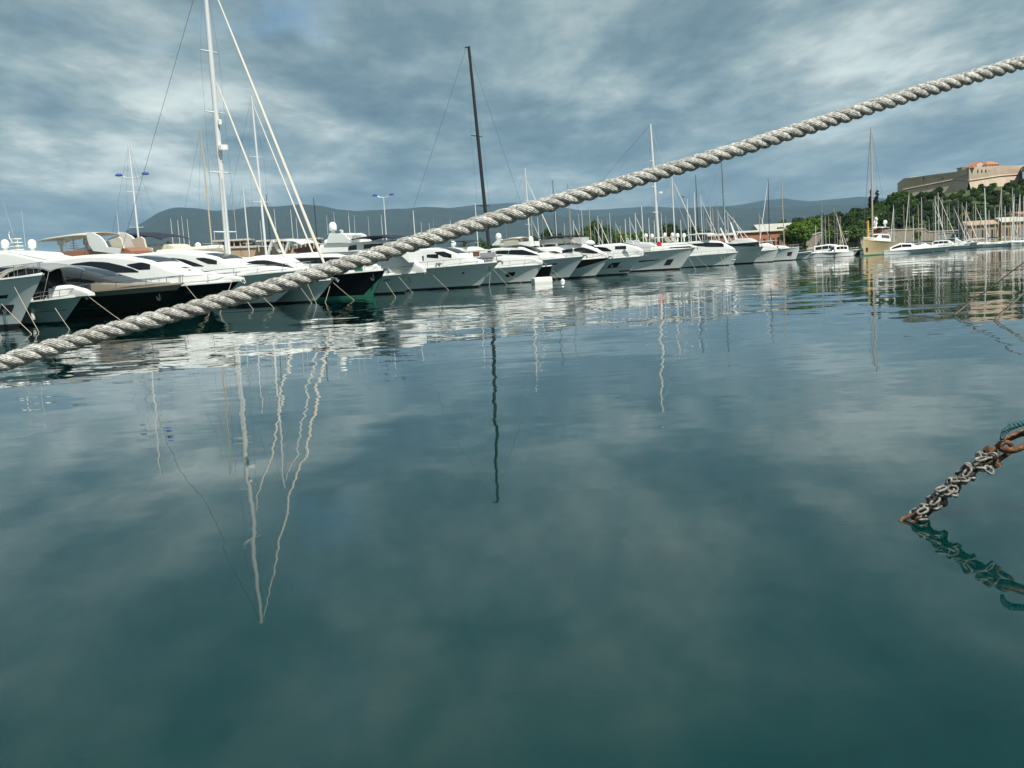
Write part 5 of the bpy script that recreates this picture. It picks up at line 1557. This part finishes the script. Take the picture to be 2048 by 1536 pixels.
# ------------------------------------------------------------------ mooring lines from the bows
def mooring(a, w, label, Ya=None, r=0.021, m='moor', sag=0.03):
    """line from picture point a (at the bow) down to the water at picture point w"""
    W = on_water(*w)
    d = ray(*a)
    A = CAM + d * ((Ya if Ya else W[1] + 2.0) / d[1])
    n = 10
    pts = []
    for i in range(n + 1):
        k = i / n
        p = A * (1 - k) + (W - np.array([0, 0, 0.3])) * k
        p[2] -= sag * np.linalg.norm(A - W) * 4 * k * (1 - k) * 0.3
        pts.append(tuple(p - W))
    o = MB().tube(pts, r, 6).build('mooring_line', MT[m], loc=tuple(W))
    tag(o, label, 'mooring line', 'mooring lines from the bows')
for a, w, lab in (
    ((29, 574), (82, 664), 'pale mooring line from the upper fairlead of the leftmost bow'),
    ((3, 608), (72, 667), 'pale mooring line below the anchor recess of the leftmost bow'),
    ((-8, 655), (8, 676), 'short mooring line entering the water at the left frame edge'),
    ((110, 616), (145, 659), 'pale mooring line against the small sports yacht hull'),
    ((177, 593), (252, 641), 'long mooring line from the sports yacht bow across the brown hull'),
    ((367, 569), (398, 598), 'paired mooring line right of the brown yacht bow'),
    ((369, 568), (424, 627), 'mooring line from the brown bow passing behind the rope'),
    ((464, 562), (436, 628), 'mooring line from the black wave-windowed yacht'),
    ((522, 590), (555, 616), 'stout pale mooring line under the rope beside the white yacht'),
    ((493, 601), (512, 619), 'short brown mooring line under the rope'),
    ((597, 569), (628, 606), 'pale mooring line left of the sailing yacht stem'),
    ((612, 560), (636, 609), 'mooring line from the sailing yacht bow to the water'),
    ((666, 565), (715, 600), 'mooring line crossing the black hull with green bow'),
    ((660, 572), (648, 605), 'thin steep mooring line on the black hull'),
    ((768, 546), (812, 585), 'mooring line from the green-bowed yacht across the pale bow'),
    ((772, 565), (795, 594), 'short mooring line with weed beside the green forefoot'),
    ((797, 553), (830, 586), 'thin mooring line down the pale bow right of the black hull'),
    ((866, 550), (902, 580), 'thin mooring line on the long white hull'),
    ((986, 538), (1018, 570), 'mooring line from the long white bow with weed at the water'),
    ((998, 536), (1050, 566), 'long slack mooring line across the oval-windowed hull'),
    ((981, 540), (978, 572), 'steep mooring line hanging from the long white bow'),
    ((1090, 533), (1104, 560), 'steep mooring line over the white raft'),
    ((1088, 534), (1118, 560), 'mooring line right of the white raft'),
    ((1104, 540), (1131, 558), 'short mooring line reaching the white ball buoy'),
    ((1173, 519), (1186, 552), 'mooring line from the blue-grey bow to the maroon hull waterline'),
    ((1372, 506), (1394, 540), 'mooring line from the tarpaulin-covered sailing yacht bow'),
    ((1392, 512), (1420, 536), 'thin mooring line right of the tarpaulin-covered yacht'),
    ((1441, 512), (1452, 535), 'paired mooring line under the flat-canopy yacht'),
    ((1446, 510), (1462, 533), 'second paired mooring line under the flat-canopy yacht'),
    ((1513, 500), (1508, 522), 'thin mooring line on the crane-decked yacht'),
    ((1516, 505), (1536, 527), 'mooring line from the crane-decked yacht bow'),
):
    mooring(a, w, lab)

# ------------------------------------------------------------------ the big three-strand rope
def rope_material():
    m = bpy.data.materials.new('weathered_laid_rope')
    m.use_nodes = True
    T = NT(m.node_tree)
    out = T.n('ShaderNodeOutputMaterial')
    b = T.n('ShaderNodeBsdfPrincipled', i_Roughness=0.62)
    b.inputs['Specular IOR Level'].default_value = 0.45
    uv = T.n('ShaderNodeUVMap'); uv.uv_map = 'UVMap'
    sp = T.n('ShaderNodeSeparateXYZ'); T.l(uv.outputs[0], sp.inputs[0])
    # yarns run round each strand against the lay
    ph = T.math('ADD', T.math('MULTIPLY', sp.outputs[0], 15.0), T.math('MULTIPLY', sp.outputs[1], 2.4))
    tc = T.n('ShaderNodeTexCoord')
    wob = T.noise(tc.outputs['Object'], 60, 3, 0.6).outputs['Fac']
    ph = T.math('ADD', ph, T.math('MULTIPLY', wob, 0.5))
    yarn = T.math('ABSOLUTE', T.math('SINE', T.math('MULTIPLY', ph, math.pi)))
    fine = T.noise(tc.outputs['Object'], 900, 3, 0.7).outputs['Fac']
    mid_ = T.noise(tc.outputs['Object'], 140, 5, 0.7).outputs['Fac']
    grime = T.noise(tc.outputs['Object'], 14, 5, 0.65).outputs['Fac']
    c = T.ramp(mid_, [(0.32, (0.10, 0.098, 0.083)), (0.47, (0.36, 0.365, 0.345)), (0.62, (0.72, 0.72, 0.69))])
    c = T.mix(T.math('MULTIPLY', T.math('SUBTRACT', 1.0, yarn), 0.5), c, (0.15, 0.145, 0.12))
    c = T.mix(T.math('MULTIPLY', T.math('SUBTRACT', grime, 0.45, clamp=True), 2.0, clamp=True), c, (0.15, 0.145, 0.12))
    T.l(c, b.inputs['Base Color'])
    h = T.math('ADD', T.math('MULTIPLY', yarn, 0.9), T.math('ADD', T.math('MULTIPLY', fine, 0.5), T.math('MULTIPLY', mid_, 0.9)))
    bn = T.n('ShaderNodeBump', i_Strength=0.9, i_Distance=0.0016)
    T.l(h, bn.inputs['Height'])
    T.l(bn.outputs[0], b.inputs['Normal'])
    T.l(b.outputs[0], out.inputs[0])
    return m
MT['rope'] = rope_material()

# centre line through points read from the picture, 1.98 m away at the left edge and 2.53 m at the right
rope_px = [(0, 727), (100, 696), (200, 667), (400, 614), (600, 558), (800, 494), (1024, 428), (1224, 373), (1424, 315), (1624, 252), (1824, 188), (2048, 124)]
def rope_depth(px):
    return 1.0 / lerp(1 / 1.98, 1 / 2.53, px / 2048)
def cam_depth_point(px, py, d):
    return CAM + ray(px, py) * d
cl = [cam_depth_point(px, py, rope_depth(px)) for px, py in rope_px]
dl = (cl[1] - cl[0]) / np.linalg.norm(cl[1] - cl[0])
dr = (cl[-1] - cl[-2]) / np.linalg.norm(cl[-1] - cl[-2])
dl2 = dl.copy()
left_end = cl[0] - dl * 3.2
left_end[2] = 1.13
left_end[1] = -1.5
pre = []
for k in range(1, 9):
    q = k / 8
    e = cl[0] - dl * 3.2 * q
    pre.append(lerp(e, left_end, q ** 2.0))
cl = pre[::-1] + cl + [cl[-1] + dr * s for s in (0.5, 1.2, 2.2, 3.4)]
# smooth resample
cl = np.array(cl)
seg = np.concatenate([[0], np.cumsum(np.linalg.norm(np.diff(cl, axis=0), axis=1))])
NS = 1500
ss = np.linspace(0, seg[-1], NS)
cc = np.stack([np.interp(ss, seg, cl[:, k]) for k in range(3)], 1)
for _ in range(60):
    cc[1:-1] = 0.25 * cc[:-2] + 0.5 * cc[1:-1] + 0.25 * cc[2:]
ropeO = cc[0].copy()
rope = thing('mooring_rope', 'thick weathered three-strand rope stretched diagonally across the whole view', 'rope', tuple(ropeO))
RD = 0.036
LAY = 0.0955
rs = RD * 0.242
rc = RD * 0.262
tang = np.gradient(cc, axis=0); tang /= np.linalg.norm(tang, axis=1)[:, None]
upv = np.array([0, 0, 1.0])
n1 = np.cross(tang, upv); n1 /= np.linalg.norm(n1, axis=1)[:, None]
n2 = np.cross(n1, tang)
for st in range(3):
    # n1 points to the near side (-y), n2 up: the lay turns so that the strands run down to the right on the near face
    nz = 0.0006 * np.convolve(np.random.RandomState(st).normal(size=NS), np.ones(9) / 3.0, 'same')
    phi = 2 * math.pi * ss / LAY + st * 2 * math.pi / 3
    ctr = cc + (n1 * -np.cos(phi)[:, None] + n2 * np.sin(phi)[:, None]) * rc
    t2 = np.gradient(ctr, axis=0); t2 /= np.linalg.norm(t2, axis=1)[:, None]
    rad = -(n1 * -np.cos(phi)[:, None] + n2 * np.sin(phi)[:, None])
    a_ = -rad - t2 * np.sum(-rad * t2, 1)[:, None]; a_ /= np.linalg.norm(a_, axis=1)[:, None]
    b_ = np.cross(t2, a_)
    K = 16
    V = []; uvs = []
    for i in range(NS):
        for k in range(K):
            th = 2 * math.pi * k / K
            r_ = rs * (1 + nz[i] / rs + 0.03 * math.sin(7 * th + ss[i] * 500 + st))
            V.append(tuple(ctr[i] + (a_[i] * math.cos(th) * 1.0 + b_[i] * math.sin(th) * 1.06) * r_ - ropeO))
    Fc = []
    for i in range(NS - 1):
        for k in range(K):
            k2 = (k + 1) % K
            Fc.append((i * K + k, i * K + k2, (i + 1) * K + k2, (i + 1) * K + k))
            u0, u1 = k / K, (k + 1) / K
            v0, v1 = ss[i] / 0.034, ss[i + 1] / 0.034
            uvs += [u0, v0, u1, v0, u1, v1, u0, v1]
    me = bpy.data.meshes.new('strand')
    me.from_pydata(V, [], Fc)
    ul = me.uv_layers.new(name='UVMap')
    ul.data.foreach_set('uv', uvs)
    me.polygons.foreach_set('use_smooth', [True] * len(me.polygons))
    me.materials.append(MT['rope'])
    me.update()
    o = bpy.data.objects.new('strand', me); col.objects.link(o); o.parent = rope
# loose fibres standing off the rope
fr = np.random.RandomState(4)
fb_ = MB()
i0, i1 = int(NS * 0.40), int(NS * 0.80)
for k in range(1500):
    i = fr.randint(int(NS * 0.36), int(NS * 0.78))
    a0 = fr.uniform(0, 6.28)
    d = n1[i] * math.cos(a0) + n2[i] * math.sin(a0)
    p = cc[i] + d * RD * 0.47 - ropeO
    L_ = fr.uniform(0.0015, 0.005) * (2.2 if fr.uniform() < 0.04 else 1)
    q = p + d * L_ + tang[i] * L_ * fr.uniform(-1.5, 1.5) + fr.normal(size=3) * 0.001
    w_ = np.cross(d, fr.normal(size=3)); w_ = w_ / np.linalg.norm(w_) * 0.00022
    fb_.add([tuple(p - w_), tuple(p + w_), tuple(q)], [(0, 1, 2)])
fo = fb_.build('loose_fibres', MT['sail'], rope, smooth=False)
fo['kind'] = 'stuff'
# bollard the rope is made fast to, on the near quay
bl = tag(MB().lathe([(0.22, -0.35), (0.20, -0.30), (0.12, -0.24), (0.11, 0.05), (0.19, 0.12), (0.19, 0.18), (0.10, 0.22), (0.01, 0.23)], 20).build('bollard', MT['darksteel'], loc=(cc[0][0], cc[0][1], 1.2)), 'dark iron mushroom bollard on the near quay', 'bollard')

# ------------------------------------------------------------------ rusty chain at the right edge
def rust_mat(name, c1, c2, c3, rough=0.85):
    m = bpy.data.materials.new(name); m.use_nodes = True
    T = NT(m.node_tree)
    out = T.n('ShaderNodeOutputMaterial')
    b = T.n('ShaderNodeBsdfPrincipled', i_Roughness=rough)
    tc = T.n('ShaderNodeTexCoord'); oi = T.n('ShaderNodeObjectInfo')
    mp = T.n('ShaderNodeVectorMath', operation='ADD'); T.l(tc.outputs['Object'], mp.inputs[0]); T.l(oi.outputs['Random'], mp.inputs[1])
    k = T.noise(mp.outputs[0], 28, 6, 0.65).outputs['Fac']
    T.l(T.ramp(k, [(0.32, c1), (0.5, c2), (0.68, c3)]), b.inputs['Base Color'])
    bn = T.n('ShaderNodeBump', i_Strength=0.8, i_Distance=0.006)
    T.l(T.noise(mp.outputs[0], 70, 5, 0.7).outputs['Fac'], bn.inputs['Height']); T.l(bn.outputs[0], b.inputs['Normal'])
    T.l(b.outputs[0], out.inputs[0])
    return m
MT['rust'] = rust_mat('rusted_iron', (0.030, 0.014, 0.010), (0.11, 0.045, 0.022), (0.24, 0.13, 0.06))
MT['galv'] = rust_mat('weathered_galvanised_iron', (0.045, 0.038, 0.030), (0.17, 0.16, 0.145), (0.36, 0.35, 0.32), 0.6)
MT['darkrust'] = rust_mat('wet_dark_iron', (0.008, 0.007, 0.006), (0.035, 0.022, 0.016), (0.09, 0.055, 0.035), 0.6)

def link_mesh(name, L_, W_, r, m, n=24, k=8):
    """stadium-shaped chain link lying in the local x-y plane"""
    rows = []
    hl = L_ / 2 - W_ / 2
    for i in range(n):
        a = 2 * math.pi * i / n
        c = np.array([math.cos(a) * W_ / 2 + (hl if math.cos(a) >= 0 else -hl), math.sin(a) * W_ / 2, 0])
        nr = np.array([math.cos(a), math.sin(a), 0])
        rows.append([tuple(c + nr * r * math.cos(t) + np.array([0, 0, 1]) * r * math.sin(t)) for t in [2 * math.pi * q / k for q in range(k)]])
    b = MB()
    b.grid(rows + [rows[0]], closed=True)
    return b.mesh(name, MT[m], angle=80)

Cw = on_water(1815, 1042)
chain = thing('mooring_chain', 'rusty mooring chain wrapped in grey smaller chain rising from the water at right', 'chain', tuple(Cw))
Cd = Cw[1]
def cp_(px, py, dy=0.0):
    return at_depth(px, py, Cd + dy) - Cw
path = np.array([cp_(1812, 1043), cp_(1832, 1034), cp_(1858, 1016), cp_(1885, 990), cp_(1912, 967), cp_(1940, 942), cp_(1966, 926), cp_(1984, 912)])
psg = np.concatenate([[0], np.cumsum(np.linalg.norm(np.diff(path, axis=0), axis=1))])
def path_at(s):
    s = min(max(s, 0), psg[-1])
    p = np.array([np.interp(s, psg, path[:, k]) for k in range(3)])
    e = 0.03
    a = np.array([np.interp(max(0, s - e), psg, path[:, k]) for k in range(3)]); c = np.array([np.interp(min(psg[-1], s + e), psg, path[:, k]) for k in range(3)])
    t = (c - a) / np.linalg.norm(c - a)
    return p, t
def put_link(me, p, t, roll, name='link', parent=chain, jit=0.0):
    o = bpy.data.objects.new(name, me); col.objects.link(o); o.parent = parent
    x = Vector(t).normalized()
    u = Vector((0, -1, 0)); u = (u - x * u.dot(x)).normalized()
    v = x.cross(u)
    y = u * math.cos(roll) + v * math.sin(roll)
    z = x.cross(y)
    o.matrix_local = Matrix(((x[0], y[0], z[0], p[0]), (x[1], y[1], z[1], p[1]), (x[2], y[2], z[2], p[2]), (0, 0, 0, 1)))
    return o
core = link_mesh('link', 0.150, 0.080, 0.017, 'darkrust')
small = link_mesh('small_link', 0.092, 0.054, 0.0115, 'galv', 20, 8)
rustl = link_mesh('link', 0.150, 0.080, 0.019, 'rust')
s = 0.03; k = 0
while s < psg[-1] - 0.02:
    p, t = path_at(s)
    put_link(rustl if (k < 1) else core, p, t, (k % 2) * math.pi / 2 + 0.5)
    s += 0.110; k += 1
# the grey chain wound round it
rn = random.Random(3)
for turn in range(2):
    N = 30
    hel = []
    for i in range(N + 1):
        s_ = 0.10 + (psg[-1] - 0.10) * i / N
        p, t = path_at(s_)
        X = Vector(t); u = Vector((0, -1, 0)); u = (u - X * u.dot(X)).normalized(); v = X.cross(u)
        a = i * 0.50 + 0.4 + turn * math.pi
        bump = 0.040 + 0.012 * math.sin(i * 2.1 + turn) + (0.022 if (i + 4 * turn) % 9 == 4 else 0)
        hel.append(np.array(p) + np.array(u) * bump * math.cos(a) + np.array(v) * bump * math.sin(a))
    for i in range(N):
        t = hel[i + 1] - hel[i]
        put_link(small, tuple((hel[i] + hel[i + 1]) / 2), tuple(t / np.linalg.norm(t)), (i % 2) * math.pi / 2 + rn.uniform(-0.3, 0.3), 'small_link')
for (px, py, roll, ang) in ((1898, 984, 0.2, 0.5), (1905, 978, 1.5, -0.2), (1882, 978, 0.3, 0.3), (1934, 945, 0.4, 0.9), (1962, 918, 0.2, 0.2), (1978, 940, 1.0, -0.6), (1870, 1003, 0.2, 0.6), (1845, 1022, 0.5, 0.4)):
    put_link(small, tuple(cp_(px, py, -0.06)), (math.cos(ang), 0.1, math.sin(ang)), roll, 'small_link')
# shackle and the ring that goes out of frame
big = link_mesh('ring', 0.30, 0.20, 0.030, 'rust', 28, 10)
put_link(big, tuple(cp_(2036, 883)), (0.93, 0.0, 0.36), 0.25, 'ring')
sh = MB()
A_, B_ = cp_(1984, 914), cp_(2021, 889)
d_ = (B_ - A_) / np.linalg.norm(B_ - A_); nn = np.array([-d_[2], 0, d_[0]])
arc = [A_ + nn * 0.055 + np.array([0, -0.01, 0])]
for q in range(9):
    a = math.pi * q / 8
    arc.append(A_ + d_ * 0.13 + d_ * math.sin(a) * 0.062 + nn * 0.055 * math.cos(a))
arc.append(A_ - nn * 0.055)
sh.tube([tuple(p) for p in arc], 0.022, 10)
sh.tube([tuple(A_ + nn * 0.10), tuple(A_ - nn * 0.10)], 0.024, 10)
sh.tube([tuple(A_ + nn * 0.07), tuple(A_ + nn * 0.10)], 0.036, 8); sh.tube([tuple(A_ - nn * 0.07), tuple(A_ - nn * 0.10)], 0.036, 8)
sh.build('shackle', MT['rust'], chain)
big2 = link_mesh('link', 0.26, 0.16, 0.026, 'rust')
put_link(big2, tuple(cp_(2084, 862)), (0.95, 0, 0.3), 1.7, 'link')
# the chain goes on, outside the frame, to the edge of the near quay
c0 = cp_(2106, 853); c1 = np.array([9.2, -0.72, 0.92]) - Cw
dirc = (c1 - c0) / np.linalg.norm(c1 - c0)
nl = int(np.linalg.norm(c1 - c0) / 0.20)
for i in range(nl + 1):
    q = i / nl
    p = lerp(c0, c1, q) - np.array([0, 0, 0.25 * 4 * q * (1 - q)])
    dd = dirc - np.array([0, 0, 0.25 * 4 * (1 - 2 * q) / np.linalg.norm(c1 - c0)])
    put_link(big2, tuple(p), tuple(dd), (i % 2) * math.pi / 2 + 0.2, 'link')
# blue-green rope laid over the ring
br = MB()
rp = [cp_(2004, 878, -0.05), cp_(2008, 864, -0.05), cp_(2022, 853, -0.05), cp_(2048, 845, -0.03), cp_(2100, 834), np.array([6.6, 4.0, 0.95]) - Cw, np.array([9.4, -0.8, 0.95]) - Cw]
for st in range(2):
    pts = []
    for i in range(60):
        q = i / 59 * (len(rp) - 1); j = min(len(rp) - 2, int(q)); p = lerp(rp[j], rp[j + 1], q - j)
        a = i * 1.1 + st * math.pi
        pts.append(tuple(p + np.array([0.012 * math.cos(a) * 0.5, 0.014 * math.cos(a), 0.014 * math.sin(a)])))
    br.tube(pts, 0.019, 8)
MT['bgrope'] = mat('blue_green_polypropylene_rope', (0.03, 0.10, 0.11), 0.8, var=0.5, scale=40, bump=0.6, bscale=120)
tag(br.build('tether_rope', MT['bgrope'], loc=tuple(Cw)), 'dark blue-green rope lying over the rusty ring at the right edge', 'rope')
# thin brown line trailing on the surface
tl = [on_water(px, py) for px, py in ((1640, 1056), (1660, 1055), (1700, 1052), (1760, 1046), (1808, 1041))]
tag(MB().tube([tuple(p - tl[0] - np.array([0, 0, 0.002])) for p in tl], 0.003, 6).build('trailing_line', MT['moordark'], loc=tuple(tl[0])), 'thin brown line trailing on the water left of the chain', 'line')

# two weedy mooring lines further off at the right edge
def weedy(label, pts, r, knots):
    W = on_water(*pts[0])
    P = [at_depth(px, py, W[1] + 0.15 * i) - W for i, (px, py) in enumerate(pts)]
    P[0][2] -= 0.15
    t = thing('mooring_line', label, 'mooring line', tuple(W))
    MB().tube([tuple(p) for p in P], r, 7).build('rope_core', MT['moordark'], t)
    rn = np.random.RandomState(9)
    cr = MB()
    q0, q1 = P[0], P[knots]
    n = 40
    cr.tube([tuple(lerp(q0, q1, i / n) + rn.normal(size=3) * 0.006) for i in range(n + 1)], [r * (1.25 + 0.5 * rn.uniform()) for i in range(n + 1)], 7)
    cr.build('weed_crust', MT['moortan'], t)
weedy('dark mooring line with tan crusted foot rising to the right frame edge', [(1896, 632), (1920, 614), (1945, 600), (1975, 581), (2010, 553), (2060, 516), (2200, 430)], 0.019, 2)
weedy('shorter crusted mooring line under the dark one at the right edge', [(1980, 642), (1996, 629), (2015, 614), (2048, 586), (2110, 540)], 0.015, 3)

# ------------------------------------------------------------------ haze
def haze():
    m = bpy.data.materials.new('sea_haze'); m.use_nodes = True
    T = NT(m.node_tree)
    out = T.n('ShaderNodeOutputMaterial')
    v = T.n('ShaderNodeVolumePrincipled', i_Density=HAZE, i_Anisotropy=0.0)
    v.inputs['Color'].default_value = (0.36, 0.65, 0.95, 1)
    T.l(v.outputs[0], out.inputs['Volume'])
    o = MB().box((0, 7480, 592), (28500, 15200, 1268)).build('haze', m, smooth=False)
    o['kind'] = 'stuff'
    o['label'] = 'thin pale blue sea haze in front of the mountains'
    o['category'] = 'haze'
HAZE = 3.0e-5
haze()
# things that would still share a description are told apart by their order across the view
from collections import defaultdict
same = defaultdict(list)
for o in bpy.data.objects:
    if o.parent is None and o.get('category') == 'tree':
        same[o['label']].append(o)
for lab, obs in same.items():
    if len(obs) > 1:
        obs.sort(key=lambda o: o.location.x / o.location.y)
        for i, o in enumerate(obs):
            o['label'] = '%s, %s from left' % (lab, nth(i))
print('objects', len(bpy.data.objects))
